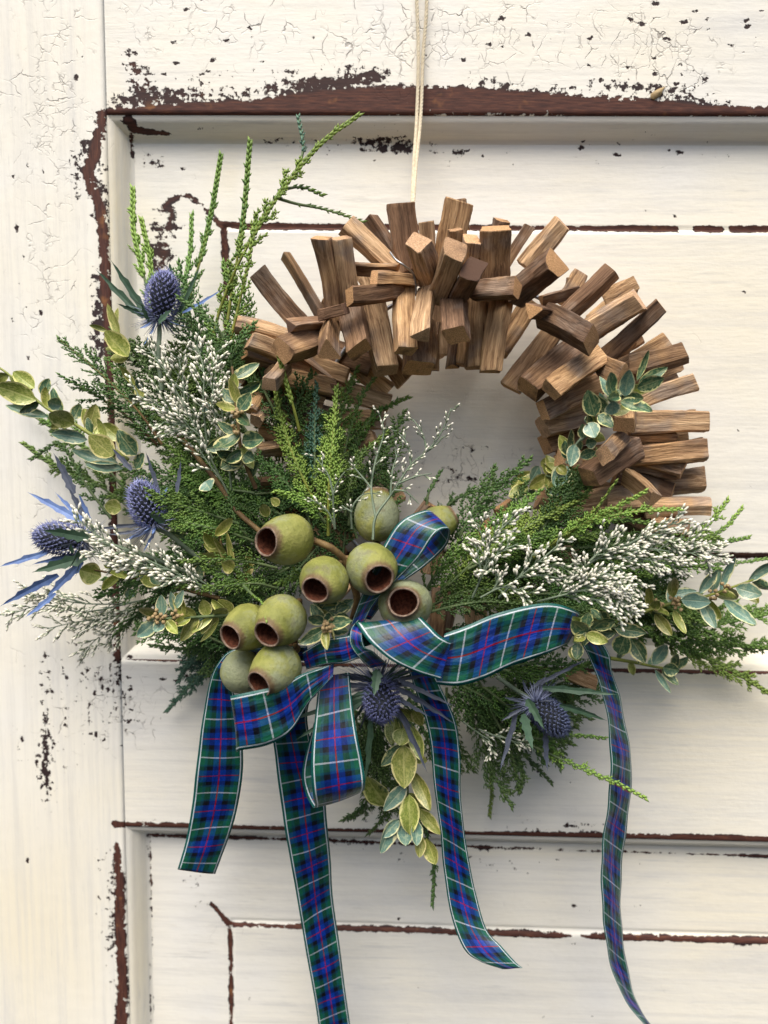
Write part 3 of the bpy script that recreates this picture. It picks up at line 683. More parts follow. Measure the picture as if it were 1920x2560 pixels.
# inner fan
INN = dict(group='green cypress fans rising inside the ring')
sp('E', [(770,1020,6),(780,760,6.4),(800,480,6.2),(860,240,5.6),(930,50,5)], 300, 30, mat='cyp', stem='stem_green', label='green cypress fan rising inside the ring on the left', **INN)
sp('E', [(760,1040,8),(760,850,8.4),(770,650,8.4),(800,300,7.6),(810,170,7.2)], 230, 31, mat='cyp_lime', stem='stem_lime', label='bright green cypress fan standing in front inside the ring')
sp('E', [(720,900,7),(600,680,7),(500,420,6.6),(445,180,6.2)], 200, 32, mat='cyp_lime', stem='stem_lime', label='green cypress fan rising inside the ring on the left', **INN)
sp('E', [(690,760,6.4),(680,560,6.4),(680,350,6),(690,150,5.8)], 150, 33, mat='cyp_blue', stem='stem_green', label='blue green cypress tip among the inner green fans')
sp('E', [(590,420,7),(560,300,7.4),(510,130,7.6),(470,-20,7.6)], 34, 34, mat='cyp_lime', stem='stem_lime', prof='wisp', gap=.014, sub=False, label='single upright lime shoot crossing the left wood sticks', scale=1.2)
sp('E', [(840,640,5),(880,450,4.6),(960,220,4.2),(1045,100,4)], 150, 35, mat='cyp', label='green cypress fan rising inside the ring on the left', **INN)
sp('E', [(860,620,3.4),(960,420,3),(1080,290,2.6),(1225,225,2.4)], 130, 36, mat='cyp', label='soft cypress tip reaching right across the ring opening', scale=1.1)
sp('E', [(740,960,8.4),(650,850,9),(560,800,9.4),(455,780,9.6)], 170, 37, mat='cyp_lime', stem='stem_green', label='flat yellow green cypress tip pointing left above the gumnuts')
sp('E', [(640,900,6.4),(520,740,6.4),(400,620,6.6),(290,560,6.6)], 220, 38, mat='cyp_dark', label='dark cypress spray behind the variegated leaves')
sp('E', [(560,980,6),(450,900,6.6),(330,860,7),(250,820,7)], 200, 39, mat='cyp_dark', label='dark cypress spray left of the uppermost gumnut cluster')
sp('E', [(880,980,5),(900,820,5),(930,640,4.8),(900,480,4.6)], 190, 96, mat='cyp_dark', label='dark cypress spray behind the upright olive gumnut')
sp('E', [(860,920,6),(900,700,6.4),(960,560,6.4),(1100,440,6.4)], 150, 40, mat='cyp', label='green cypress spray among the airy white flowers')
# left middle, round the thistles
MID = dict(group='cypress sprays between thistles and gumnuts')
sp('D', [(1420,1020,8),(1240,960,9),(1050,900,9.8),(880,820,10.4)], 260, 41, mat='cyp', label='green cypress fan lying over the middle left thistle')
sp('D', [(1500,1120,8),(1330,1060,9),(1150,1020,9.6),(900,950,10)], 220, 42, mat='cyp', label='cypress spray lying between thistle and gumnuts', **MID)
sp('D', [(1640,1280,8.4),(1460,1240,9.4),(1280,1230,10),(1080,1240,10.4)], 200, 43, mat='cyp', stem='stem_green', label='cypress spray lying between thistle and gumnuts', **MID)
sp('D', [(1640,1400,8.4),(1500,1370,9.4),(1300,1390,10),(1070,1390,10.4)], 170, 44, mat='cyp', label='cypress spray lying between thistle and gumnuts', **MID)
sp('D', [(1560,1180,7.4),(1440,1060,8),(1380,960,8.2),(1360,820,8.2)], 240, 45, mat='cyp_dark', label='dark cypress spray upright beside the uppermost gumnut')
sp('E', [(700,1280,9.4),(600,1270,10.6),(540,1290,11),(470,1320,11.4)], 130, 46, mat='cyp_lime', stem='stem_green', label='small bright cypress tip between the two gumnut rows')
sp('E', [(260,1340,10.5),(320,1400,12),(370,1440,13.4),(395,1540,15)], 70, 47, mat='cyp_lime', stem='stem_green', label='small cypress tip hanging over a gumnut mouth', gap=.006)
sp('E', [(420,1420,8),(300,1340,9),(150,1290,9.4),(30,1240,9.6)], 200, 48, mat='cyp', label='cypress spray lying between thistle and gumnuts', **MID)
sp('D', [(1400,1420,6),(1200,1330,6),(1000,1250,6),(780,1190,6)], 220, 49, mat='cyp_dark', label='dark cypress spray under the creamy flower sprig')
LOW = dict(group='dark sprays under the left of the wreath')
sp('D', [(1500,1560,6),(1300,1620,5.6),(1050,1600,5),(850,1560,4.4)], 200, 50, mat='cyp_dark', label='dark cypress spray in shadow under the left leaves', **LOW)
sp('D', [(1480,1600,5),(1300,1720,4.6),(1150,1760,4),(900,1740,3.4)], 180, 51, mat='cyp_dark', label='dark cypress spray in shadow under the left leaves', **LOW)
sp('G', [(380,220,3.4),(250,300,2.6),(130,450,2),(0,600,1.6)], 190, 52, mat='cyp_blue', label='blurred blue green cypress spray hanging behind the left ribbon tail', scale=1.1)
sp('G', [(300,180,3.4),(200,260,2.6),(110,330,2),(60,440,1.6)], 170, 53, mat='cyp_blue', label='second blurred cypress spray behind the left ribbon tail', scale=1.1)
# right side
RG = dict(group='bright cypress sprays piled on the right side')
sp('F', [(40,600,7),(160,450,7.6),(300,300,7.6),(420,190,7),(530,95,6.6)], 190, 60, mat='cyp', label='bright cypress spray rising from the knot to the right', **RG)
sp('F', [(80,560,8),(260,400,8.4),(450,280,8),(700,150,7.4)], 190, 61, mat='cyp_lime', label='bright cypress spray rising from the knot to the right', **RG)
sp('F', [(180,480,8.4),(420,360,9),(620,310,9),(740,330,8.6)], 170, 62, mat='cyp', label='bright cypress spray rising from the knot to the right', **RG)
sp('F', [(500,420,9),(680,290,9.6),(800,190,10),(900,55,10.4)], 96, 63, mat='cyp_lime', stem='stem_lime', label='pointed bright cypress tip over the lowest right sticks')
sp('F', [(520,400,9),(720,270,9.8),(880,190,10.4),(1045,100,11)], 96, 64, mat='cyp_lime', stem='stem_lime', label='second pointed bright tip over the lowest right sticks')
sp('F', [(600,360,9),(800,240,10),(1000,195,10.6),(1215,185,11)], 110, 65, mat='cyp_lime', stem='stem_lime', label='long level bright cypress tip reaching past the right sticks')
sp('F', [(600,360,8.4),(760,270,8.8),(920,235,9),(1110,262,9)], 100, 66, mat='cyp', label='green cypress tip just above the big white plume')
sp('F', [(0,660,7),(120,600,8),(280,580,8.4),(480,600,8.6)], 200, 67, mat='cyp', label='bright cypress spray rising from the knot to the right', **RG)
sp('F', [(-60,640,8),(20,500,8.4),(110,400,8.4),(210,300,8)], 190, 68, mat='cyp', label='bright cypress spray rising from the knot to the right', **RG)
sp('F', [(-40,700,8.4),(120,660,9),(260,640,9),(420,650,9)], 160, 69, mat='cyp_dark', label='dark cypress spray tucked above the long ribbon loop')
sp('F', [(100,640,6),(350,500,6),(600,480,6),(800,470,6)], 260, 70, mat='cyp_dark', label='dark cypress spray under the white plumes on the right')
sp('F', [(350,620,6),(600,600,6.4),(800,620,6.4),(1000,600,6)], 200, 71, mat='cyp_dark', label='dark cypress spray above the long ribbon loop tip')
sp('F', [(700,520,6),(950,450,6),(1150,440,6),(1420,480,5.6)], 200, 72, mat='cyp', label='green cypress spray under the big white plume')
RO = dict(group='outer cypress tips pointing right')
sp('F', [(1180,420,6),(1300,330,6),(1380,240,5.8),(1455,145,5.6)], 110, 73, mat='cyp_lime', prof='wisp', gap=.008, label='bright cypress tip standing out at the right edge', **RO)
sp('F', [(1220,430,5),(1350,330,4.8),(1440,280,4.4),(1525,185,4)], 70, 74, mat='cyp_lime', prof='wisp', gap=.010, label='bright cypress tip standing out at the right edge', **RO)
sp('F', [(1180,440,5.4),(1330,370,5),(1430,350,4.6),(1555,325,4.4)], 80, 75, mat='cyp', prof='wisp', gap=.009, label='bright cypress tip standing out at the right edge', **RO)
sp('F', [(1150,480,4),(1350,460,3.6),(1500,450,3),(1680,425,2.6)], 80, 76, mat='cyp', prof='wisp', gap=.009, label='bright cypress tip standing out at the right edge', **RO)
RB = dict(group='large cypress branches close to the door at lower right')
sp('F', [(900,760,4),(1150,760,3.4),(1400,750,2.8),(1750,680,2.2)], 230, 77, mat='cyp', prof='wisp', gap=.0075, label='large loose cypress branch close to the door at lower right', **RB, scale=1.2)
sp('F', [(950,800,3.4),(1200,830,2.8),(1450,850,2.2),(1780,880,1.8)], 200, 78, mat='cyp', prof='wisp', gap=.008, label='large loose cypress branch close to the door at lower right', **RB, scale=1.2)
sp('F', [(1050,800,3),(1250,880,2.4),(1450,960,2),(1720,1130,1.6)], 170, 79, mat='cyp_lime', prof='wisp', gap=.008, label='large loose cypress branch close to the door at lower right', **RB, scale=1.2)
sp('F', [(1000,700,4.4),(1200,680,4),(1350,700,3.6),(1500,640,3.4)], 170, 80, mat='cyp', label='green cypress spray behind the drooping variegated stem')
# under the bow
UB = dict(group='cypress sprays hanging under the right loop')
sp('F', [(150,960,7),(380,980,8),(600,1000,8.4),(830,925,9)], 140, 81, mat='cyp', label='green cypress spray just under the long ribbon loop')
sp('F', [(120,1040,6),(300,1140,6),(450,1280,6),(560,1440,6)], 200, 82, mat='cyp_dark', label='dark cypress spray hanging under the right ribbon loop', **UB)
sp('F', [(100,1080,5),(220,1220,5),(350,1350,5),(450,1480,4.6)], 190, 83, mat='cyp_dark', label='dark cypress spray hanging under the right ribbon loop', **UB)
sp('F', [(160,1060,5.4),(380,1120,5.6),(520,1240,5.6),(700,1260,5.6)], 200, 84, mat='cyp_dark', label='dark cypress spray hanging under the right ribbon loop', **UB)
sp('F', [(420,1290,7),(560,1320,8),(700,1300,8.4),(845,1312,8.8)], 90, 85, mat='cyp', label='short cypress tip pointing right below the lower right thistle')
sp('F', [(450,1330,7),(600,1400,8),(780,1480,9),(920,1540,9.4),(1045,1605,10)], 80, 86, mat='cyp_lime', stem='stem_green', label='long bright cypress tip crossing the far right ribbon tail', gap=.006)
sp('F', [(380,1320,4),(460,1400,4),(530,1470,4),(585,1530,4)], 80, 87, mat='cyp_dark', prof='wisp', gap=.008, label='small dark cypress tip dangling under the right thistle')
sp('F', [(420,1360,3.6),(440,1450,3.4),(450,1520,3.2),(435,1575,3)], 40, 88, mat='cyp_dark', prof='wisp', gap=.010, sub=False, label='thin dark cypress wisp dangling straight down')
sp('F', [(265,1390,2.6),(285,1480,2.2),(295,1580,2),(285,1690,1.8)], 44, 89, mat='cyp_lime', prof='wisp', gap=.011, sub=False, label='pale thin sprig dangling close to the door below the wreath')
sp('G', [(1200,900,5),(1120,1040,4.4),(1050,1150,4),(960,1200,3.6)], 200, 90, mat='cyp_dark', label='blurred cypress spray behind the hanging variegated leaves', scale=1.1)
sp('G', [(1260,920,5),(1240,1060,4.6),(1170,1190,4.2),(1100,1270,4)], 170, 91, mat='cyp_dark', label='second blurred cypress spray behind the hanging leaves', scale=1.1)
sp('H', [(560,560,6),(590,760,6),(625,920,6),(620,1075,5.6)], 90, 92, mat='cyp_dark', label='long dark cypress tip hanging below the variegated leaves', gap=.006)
sp('F', [(60,320,2),(60,200,1.8),(140,120,1.6),(330,70,1.6)], 110, 93, mat='cyp_dark', label='dark curly cypress spray in the shade at the ring opening', gap=.008)
sp('F', [(120,320,2),(220,200,1.6),(290,130,1.6),(305,-10,1.6)], 90, 94, mat='cyp_dark', label='second dark cypress spray in the shade of the ring opening', gap=.008)
sp('E', [(1345,870,4),(1350,800,4),(1380,740,3.8),(1420,670,3.6)], 50, 95, mat='cyp_dark', prof='wisp', gap=.010, sub=False, label='small dark cypress tip behind the upright ribbon loop')
# thick bed of sprigs the front ones lie on; dark greens paint in shade
def bed(n, x0, x1, y0, y1, a0, a1, d0, d1, l0, l1, seed, label, group, mats):
    rng = random.Random(seed)
    for i in range(n):
        b = P('N', rng.uniform(x0, x1), rng.uniform(y0, y1), rng.uniform(d0, d1)); a = R(rng.uniform(a0, a1)); ln = rng.uniform(l0, l1)
        o = Vector((math.cos(a), 0, math.sin(a))); side = Vector((-o.z, 0, o.x))*rng.uniform(-.012, .012)
        e = b + o*ln; e.y = min(e.y + rng.uniform(-.012, .014), -.012)
        cypress([b, (b+e)/2 + side, e], rng.uniform(.016, .024), seed*100+i, mat=rng.choice(mats), label=label, group=group, gap=.0062)
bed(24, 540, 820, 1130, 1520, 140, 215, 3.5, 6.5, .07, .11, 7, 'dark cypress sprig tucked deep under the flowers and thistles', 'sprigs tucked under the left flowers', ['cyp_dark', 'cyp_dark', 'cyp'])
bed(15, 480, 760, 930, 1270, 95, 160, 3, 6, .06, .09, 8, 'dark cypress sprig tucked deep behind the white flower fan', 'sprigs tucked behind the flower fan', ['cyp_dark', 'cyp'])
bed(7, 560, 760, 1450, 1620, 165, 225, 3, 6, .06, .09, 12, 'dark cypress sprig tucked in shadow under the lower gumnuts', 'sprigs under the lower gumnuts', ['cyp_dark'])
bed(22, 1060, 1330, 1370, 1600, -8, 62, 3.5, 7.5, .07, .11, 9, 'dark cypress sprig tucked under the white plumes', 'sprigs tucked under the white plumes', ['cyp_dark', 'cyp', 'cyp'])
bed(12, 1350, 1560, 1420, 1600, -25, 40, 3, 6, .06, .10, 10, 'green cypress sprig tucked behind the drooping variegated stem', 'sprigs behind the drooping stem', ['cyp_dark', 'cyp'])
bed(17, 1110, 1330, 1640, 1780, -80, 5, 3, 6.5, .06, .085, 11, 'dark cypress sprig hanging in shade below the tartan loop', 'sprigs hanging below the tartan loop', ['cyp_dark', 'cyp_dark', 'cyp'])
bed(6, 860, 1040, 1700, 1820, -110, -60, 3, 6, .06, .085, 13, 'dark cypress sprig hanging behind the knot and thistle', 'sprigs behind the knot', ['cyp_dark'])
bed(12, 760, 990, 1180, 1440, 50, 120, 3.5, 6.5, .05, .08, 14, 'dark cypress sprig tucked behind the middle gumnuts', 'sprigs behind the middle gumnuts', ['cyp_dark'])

# ================================================================== WHITE FLOWER SPRIGS
def bud_template():
    prof = [(0, .0), (.28, .22), (.36, .46), (.46, .62), (.40, .84), (0, 1.0)]
    v = [(0, 0, 0)]; tn = [0.0]; n = 5
    for r_, z in prof[1:-1]:
        for j in range(n): v.append((r_*math.cos(j*2*math.pi/n), r_*math.sin(j*2*math.pi/n), z)); tn.append(z)
    v.append((0, 0, 1)); tn.append(1.0); f = []
    for j in range(n): f.append((0, 1+(j+1) % n, 1+j))
    m_ = len(prof)-2
    for i in range(m_-1):
        for j in range(n):
            a, b, c, d = 1+i*n+j, 1+i*n+(j+1) % n, 1+(i+1)*n+(j+1) % n, 1+(i+1)*n+j; f += [(a, b, c), (a, c, d)]
    for j in range(n): f.append((1+(m_-1)*n+j, 1+(m_-1)*n+(j+1) % n, len(v)-1))
    return np.array(v), np.array(f), np.array(tn)
BV, BF, BT = bud_template()
def flowers(stems, seed, label, group=None, size=1.0, spread=.014, gap=.0055, per=7, start=.35, lean=.5, plume=False):
    """stems: list of world polylines; buds sit in short one-sided rows on side twigs"""
    rng = np.random.default_rng(seed); root = None; pos, dr, nr, sz = [], [], [], []; tv, tf, off = [], [], 0
    def addt(p, r0, r1):
        nonlocal off
        v, f = tube_arrays(p, np.linspace(r0, r1, len(p)), 4); tv.append(v); tf.append(f+off); off += len(v)
    root = thing('white_flower_sprig', label, 'flower', Vector(stems[0][0]), group)
    for st in stems:
        ax = resample(crom([np.array(p) for p in st], 8), .002); n = len(ax); t = tangents(ax); addt(ax[::2] if n > 5 else ax, .0010, .00045)
        nv = unit(np.array(TOCAM) + rng.normal(0, .25, 3)); L = n*.002; s = L*start; side = 1
        while s < L:
            i = min(n-1, int(s/.002)); q = s/L; b = unit(np.cross(nv, t[i]))*side
            a = R(rng.uniform(25, 60)); ln = spread*(1.1 - .55*q)*rng.uniform(.5, 1.15)
            d = unit(t[i]*math.cos(a) + b*math.sin(a) + nv*rng.normal(.15, .35))
            tw = ax[i][None] + d[None]*np.linspace(0, ln, 5)[:, None] + t[i][None]*(np.linspace(0, 1, 5)[:, None]**2)*ln*.3
            addt(tw, .00055, .0003)
            k = max(3, int(per*rng.uniform(.65, 1.2)))
            tt = np.linspace(.25, 1.0, k); pp = np.stack([np.interp(tt, np.linspace(0, 1, 5), tw[:, c]) for c in range(3)], 1)
            up = unit(nv*.5 + t[i]*.6)
            dd = unit(d[None]*(.75) + up[None]*lean + rng.normal(0, .30, (k, 3)))
            pos.append(pp + rng.normal(0, .0006, (k, 3))); dr.append(dd); nr.append(np.repeat(nv[None], k, 0)); sz.append(rng.uniform(.75, 1.15, k)*size)
            s += gap*1.25*rng.uniform(.6, 1.3); side = -side
    pos, dr, nr, sz = np.vstack(pos), np.vstack(dr), np.vstack(nr), np.concatenate(sz)
    v, f = stamp(BV, BF, pos, dr, nr, .00155*sz, .00155*sz, .0048*sz)
    link('stems', mesh('stems', np.vstack(tv), np.vstack(tf)), M['stem_grey'], root)
    link('flower_buds', mesh('flower_buds', v, f, True, dict(tone=(BT[None]*rng.uniform(.55, 1.05, (len(pos), 1))).ravel())), M['bud'], root, 'stuff')
def fl(c, stems, seed, label, **kw): flowers([[P(c, *p) for p in st] for st in stems], seed, label, **kw)
fl('Z', [[(500,1080,8),(450,980,8.4),(400,880,8.4),(350,790,8),(318,750,7.6)], [(450,980,8.6),(380,900,8.8),(310,860,8.6),(290,850,8.4)], [(450,980,8.4),(440,880,8.8),(440,800,8.6),(425,745,8)],
         [(460,990,9),(420,930,9.4),(350,910,9.4)], [(400,880,8.4),(395,820,8.4),(385,770,8.2)]], 201, 'white budded flower sprig fanning out below the upper thistle', spread=.017, gap=.0036, per=7, start=.3, size=1.25)
fl('Z', [[(500,1060,8),(490,960,8.8),(480,880,9),(500,820,8.6)], [(490,960,8.8),(460,880,9.2),(465,810,8.8),(470,760,8)], [(490,960,8.8),(510,900,8.8),(525,850,8.2)], [(480,1040,9),(450,1000,9.4),(430,970,9.4)]], 202, 'dense white flower sprig beside the left end of the sticks', spread=.015, gap=.0036, per=7, start=.35, size=1.25)
fl('E', [[(1025,1065,12),(1040,930,11.6),(1130,800,11),(1250,620,10.4),(1345,540,10.2),(1430,430,10),(1490,285,10)], [(1130,800,11),(1140,660,10.8),(1170,560,10.6)], [(1040,930,11.6),(1015,760,11),(1040,600,10.6),(1090,430,10.2),(1062,325,10)],
         [(1250,620,10.4),(1230,500,10.2),(1165,420,10)], [(1345,540,10.2),(1320,440,10),(1262,350,9.8)], [(1150,770,11),(1220,780,11),(1295,850,11)], [(1180,730,11),(1280,690,10.8),(1390,670,10.6)], [(1015,760,11),(960,690,10.8),(880,600,10.6)], [(1345,540,10.2),(1400,500,10),(1450,440,10)]],
   203, 'airy white flower sprig standing in the ring opening', spread=.0075, gap=.0062, per=4, start=.36, size=.95)
fl('E', [[(900,1000,10),(900,880,10.4),(960,800,10.4),(1030,790,10.4)], [(900,900,10.4),(850,870,10.4),(840,860,10.4)]], 204, 'short white flower sprig in front of the upright gumnut', spread=.007, gap=.006, per=4, start=.4, size=.95)
fl('E', [[(800,1000,9.6),(760,900,10),(700,850,10.2),(640,815,10.2)], [(800,1000,9.6),(790,800,10),(830,700,10.2),(870,650,10.2)], [(790,800,10),(760,680,10),(680,570,10)]], 205, 'thin white flower sprig threaded through the inner cypress fan', spread=.007, gap=.007, per=4, start=.45, size=.9)
fl('D', [[(1220,1400,10),(1000,1290,10.6),(800,1200,11),(600,1100,11.2),(460,990,11.4)], [(900,1250,10.8),(720,1230,11.2),(560,1180,11.4)], [(1220,1400,10),(1080,1330,11),(1000,1350,11.2)], [(1000,1290,10.6),(900,1280,11),(690,1260,11.2)]],
   206, 'creamy flower plume lying beside the leftmost thistle', spread=.013, gap=.0032, per=7, start=.12, size=1.3)
fl('D', [[(1300,1420,9),(1150,1330,9.6),(1060,1220,10),(1020,1180,10)], [(1300,1420,9),(1180,1350,9.6),(1100,1300,10)]], 207, 'small cream flower sprig above the lower left leaves', spread=.010, gap=.004, per=5, start=.35)
fl('D', [[(1100,1400,5),(800,1480,4.6),(500,1490,4.2),(150,1430,4)], [(800,1480,4.6),(500,1540,4.2),(250,1500,3.8),(25,1570,3.6)], [(500,1490,4.2),(300,1430,4),(250,1440,4)], [(1000,1420,4.6),(700,1560,4),(450,1600,3.6),(280,1640,3.2)]],
   208, 'long pale flower spray trailing left against the door', spread=.016, gap=.0040, per=7, start=.35, size=1.25)
fl('D', [[(1000,1450,4),(800,1560,3.4),(600,1680,3),(500,1770,2.6)], [(800,1560,3.4),(680,1680,3),(640,1740,2.8)], [(900,1500,3.6),(640,1560,3.2),(460,1640,2.8)]], 209, 'blurred pale flower spray drooping below the long trailing one', spread=.016, gap=.0042, per=7, start=.3, size=1.25)
fl('F', [[(200,620,10),(250,500,10.6),(270,420,10.8),(230,260,10.8)], [(260,440,10.8),(300,330,10.8),(420,205,10.6)], [(250,500,10.6),(330,400,10.8),(425,355,10.8)], [(250,520,10.6),(230,430,10.8),(215,360,10.8)]], 210, 'slim white flower plume nearest the upright ribbon loop', spread=.010, gap=.0036, per=6, start=.25, size=1.25)
fl('F', [[(240,620,11),(340,570,11.4),(420,580,11.6),(495,605,11.6)], [(300,590,11.2),(330,520,11.4),(290,470,11.4)]], 211, 'white flower tuft just above the long ribbon loop', spread=.010, gap=.0034, per=6, start=.3, size=1.25)
fl('F', [[(330,620,10.4),(430,520,11),(520,450,11.2),(640,345,11)], [(430,520,11),(550,510,11.2),(690,540,11.2)], [(480,480,11),(560,460,11.2),(690,470,11)], [(430,520,11),(480,450,11),(495,400,11)]], 212, 'white flower plume lying between two others on the right', spread=.010, gap=.0034, per=6, start=.3, size=1.25)
fl('F', [[(520,640,11),(680,600,12),(820,580,12.4),(1010,670,12.4)], [(680,600,12),(760,520,12.4),(740,450,12.2)], [(680,600,12),(800,540,12.4),(950,580,12.6)], [(720,620,12),(850,640,12.6),(970,700,12.6)], [(760,560,12.2),(840,500,12.4),(940,540,12.4)]],
   213, 'thick white flower plume pointing down at the ribbon loop tip', spread=.013, gap=.0028, per=8, start=.22, size=1.18)
fl('F', [[(700,500,9.6),(850,410,10.4),(1000,350,10.8),(1230,235,10.8)], [(850,410,10.4),(1050,380,11),(1250,400,11),(1420,390,10.8)], [(850,420,10.4),(1050,430,11),(1220,470,11)], [(780,440,10.4),(850,370,10.6),(870,320,10.6)], [(960,360,10.8),(1080,310,11),(1240,330,10.8)], [(1200,400,11),(1300,350,10.8),(1400,440,10.8)], [(880,440,10.4),(950,500,10.6),(1020,570,10.6)]],
   214, 'biggest white flower plume spreading over the right cypress', spread=.014, gap=.0029, per=8, start=.22, size=1.18)
fl('F', [[(150,1230,6),(230,1290,7),(290,1330,7.4),(290,1390,7.4)], [(230,1270,7),(340,1310,7.6),(450,1310,8)], [(330,1300,7.4),(400,1330,8),(440,1340,8)]], 215, 'small white flower tuft below the bow beside the right thistle', spread=.008, gap=.0038, per=6, start=.4, size=1.0)

# ================================================================== VARIEGATED LEAVES
def leaf_mesh(kind):
    nu, nv_ = 6, 10; V, lu, lv = [], [], []
    cup, bend, curl, wave = {'flat': (.20, .18, 0, .03), 'cup': (.55, .35, 0, .03), 'bend': (.30, .75, 0, .04), 'curl': (.85, .50, .5, .05), 'wavy': (.25, -.25, 0, .10), 'back': (-.35, -.45, 0, .05)}[kind]
    for i in range(nv_+1):
        t = i/nv_; wd = (math.sin(math.pi*min(1, t**.86))**.72)*(1 - .10*t) if 0 < t < 1 else 0
        wd = max(wd, .035 if t < .5 else .0)
        th = bend*t*1.2; y = math.sin(th)/(bend*1.2) if abs(bend) > 1e-3 else t; z = (1-math.cos(th))/(bend*1.2) if abs(bend) > 1e-3 else 0
        for j in range(nu+1):
            u = -1 + 2*j/nu; x = u*.5*wd
            zz = z - cup*(.5 - abs(u)*.5*wd*1.0)*0 + cup*(abs(u)**1.6)*wd*.34 + wave*math.sin(t*9 + (2 if u > 0 else 0))*abs(u)*.35
            if curl: x *= 1 - curl*.45*abs(u)**2*wd; zz += curl*.12*abs(u)**2
            V.append((x, y, zz)); lu.append(u); lv.append(t)
    n = nu+1
    f = [(i*n+j, i*n+j+1, (i+1)*n+j+1, (i+1)*n+j) for i in range(nv_) for j in range(nu)]
    return mesh('leaf', V, f, True, dict(lu=lu, lv=lv))
LK = ['flat', 'cup', 'bend', 'curl', 'wavy', 'back']
LM = {(k, m): None for k in LK for m in ('leaf', 'leaf_yel', 'leaf_pale')}
for k, m in LM:
    me = leaf_mesh(k); me.materials.append(M[m]); LM[(k, m)] = me
def put_leaf(root, b, t, wd, kind, mat, roll, seed):
    y = (t - b); L = y.length; y = y.normalized(); n0 = (TOCAM - y*TOCAM.dot(y)).normalized()
    q = Matrix.Rotation(roll, 3, y); nz = q @ n0; x = y.cross(nz).normalized(); nz = x.cross(y)
    o = link('leaf', LM[(kind, mat)], None, root)
    o.rotation_euler = Matrix((x, y, nz)).transposed().to_euler(); o.location = b
    o.scale = (wd, L*1.04, L)
def leaves(c, label, stem, lst, seed, group=None, smat='stem_green', name='variegated_leaf_sprig', buds=()):
    """lst: (bx, by, tx, ty, width, depth base, depth tip, material letter, kind)"""
    rng = random.Random(seed); q = [P(c, *p) for p in stem]
    root = thing(name, label, 'leaves', q[0], group)
    p = resample(crom([np.array(a) for a in q], 8), .003); tube('stem', p, np.linspace(.0017, .0008, len(p)), M[smat], root, 6)
    for k, l in enumerate(lst):
        bx, by, tx, ty, wd, d0, d1 = l[:7]; mt = {'v': 'leaf', 'y': 'leaf_yel', 'p': 'leaf_pale'}[l[7]] if len(l) > 7 else 'leaf'
        kd = l[8] if len(l) > 8 else rng.choice(LK)
        put_leaf(root, P(c, bx, by, d0), P(c, tx, ty, d1), PS(c, wd, (d0+d1)/2)*1.12, kd, mt, R(rng.uniform(-28, 28)), k)
    for k in range(int(len(lst)*.7)):
        i = rng.randrange(1, len(p)-1); tn_ = Vector(p[i]-p[i-1]).normalized(); sd = tn_.cross(TOCAM)*rng.choice((-1, 1))
        l = rng.choice(lst); L = rng.uniform(.012, .021); bb = Vector(p[i]) + Vector((0, .002, 0))
        dv = (tn_*rng.uniform(.2, .8) + sd*rng.uniform(.5, 1) + TOCAM*rng.uniform(-.5, .35)).normalized()
        put_leaf(root, bb, bb + dv*L, L*rng.uniform(.42, .6), rng.choice(LK), {'v': 'leaf', 'y': 'leaf_yel', 'p': 'leaf_pale'}[rng.choice((l[7], l[7], 'y'))], R(rng.uniform(-50, 50)), k)
    for k, (x, y, d, n) in enumerate(buds):
        ce = P(c, x, y, d); vv, ff, of = [], [], 0
        for j in range(n):
            o_ = ce + Vector((rng.gauss(0, .0022), rng.gauss(0, .0015), rng.gauss(0, .0022)))
            v, f = stamp(BV, BF, np.array([o_]), np.array([[rng.gauss(0, 1), -1.2, rng.gauss(.3, 1)]]), np.array([[1., .3, .1]]), .0034, .0034, .0034); vv.append(v); ff.append(f+of); of += len(v)
        link('flower_bud_cluster', mesh('flower_bud_cluster', np.vstack(vv), np.vstack(ff)), M['berry'], root)
leaves('D', 'yellow edged leafy stem reaching out at the far left', [(760,640,7.5),(540,490,7.5),(430,420,7.2),(260,320,6.8),(60,140,6),(-40,70,5.6)], [
 (215,285,0,195,120,6.8,6.8,'y','bend'),(205,215,90,130,90,6.4,6.2,'y','cup'),(250,260,300,165,70,6.4,6,'v','cup'),(360,320,275,290,95,7.4,8,'p','curl'),(440,430,295,335,112,7.4,8,'y','bend'),
 (290,385,105,352,60,6.4,5,'p','bend'),(520,520,345,470,80,7,6.4,'p','bend'),(670,615,525,500,130,8,8.6,'y','flat'),(810,610,690,470,120,8,8.4,'v','wavy'),(560,480,500,350,80,6,5.4,'y','cup'),(600,470,560,330,70,5.4,5,'y','bend'),
 (720,520,620,430,90,6,5.6,'y','cup'),(430,400,490,320,70,5.6,5,'v','bend'),(700,660,480,640,75,6.4,5,'p','bend'),(730,690,560,700,70,6.6,5.4,'p','bend'),(800,690,860,600,70,7.6,8,'v','flat'),(140,180,30,130,60,6,5.6,'y','back')], 301, smat='stem_lime')
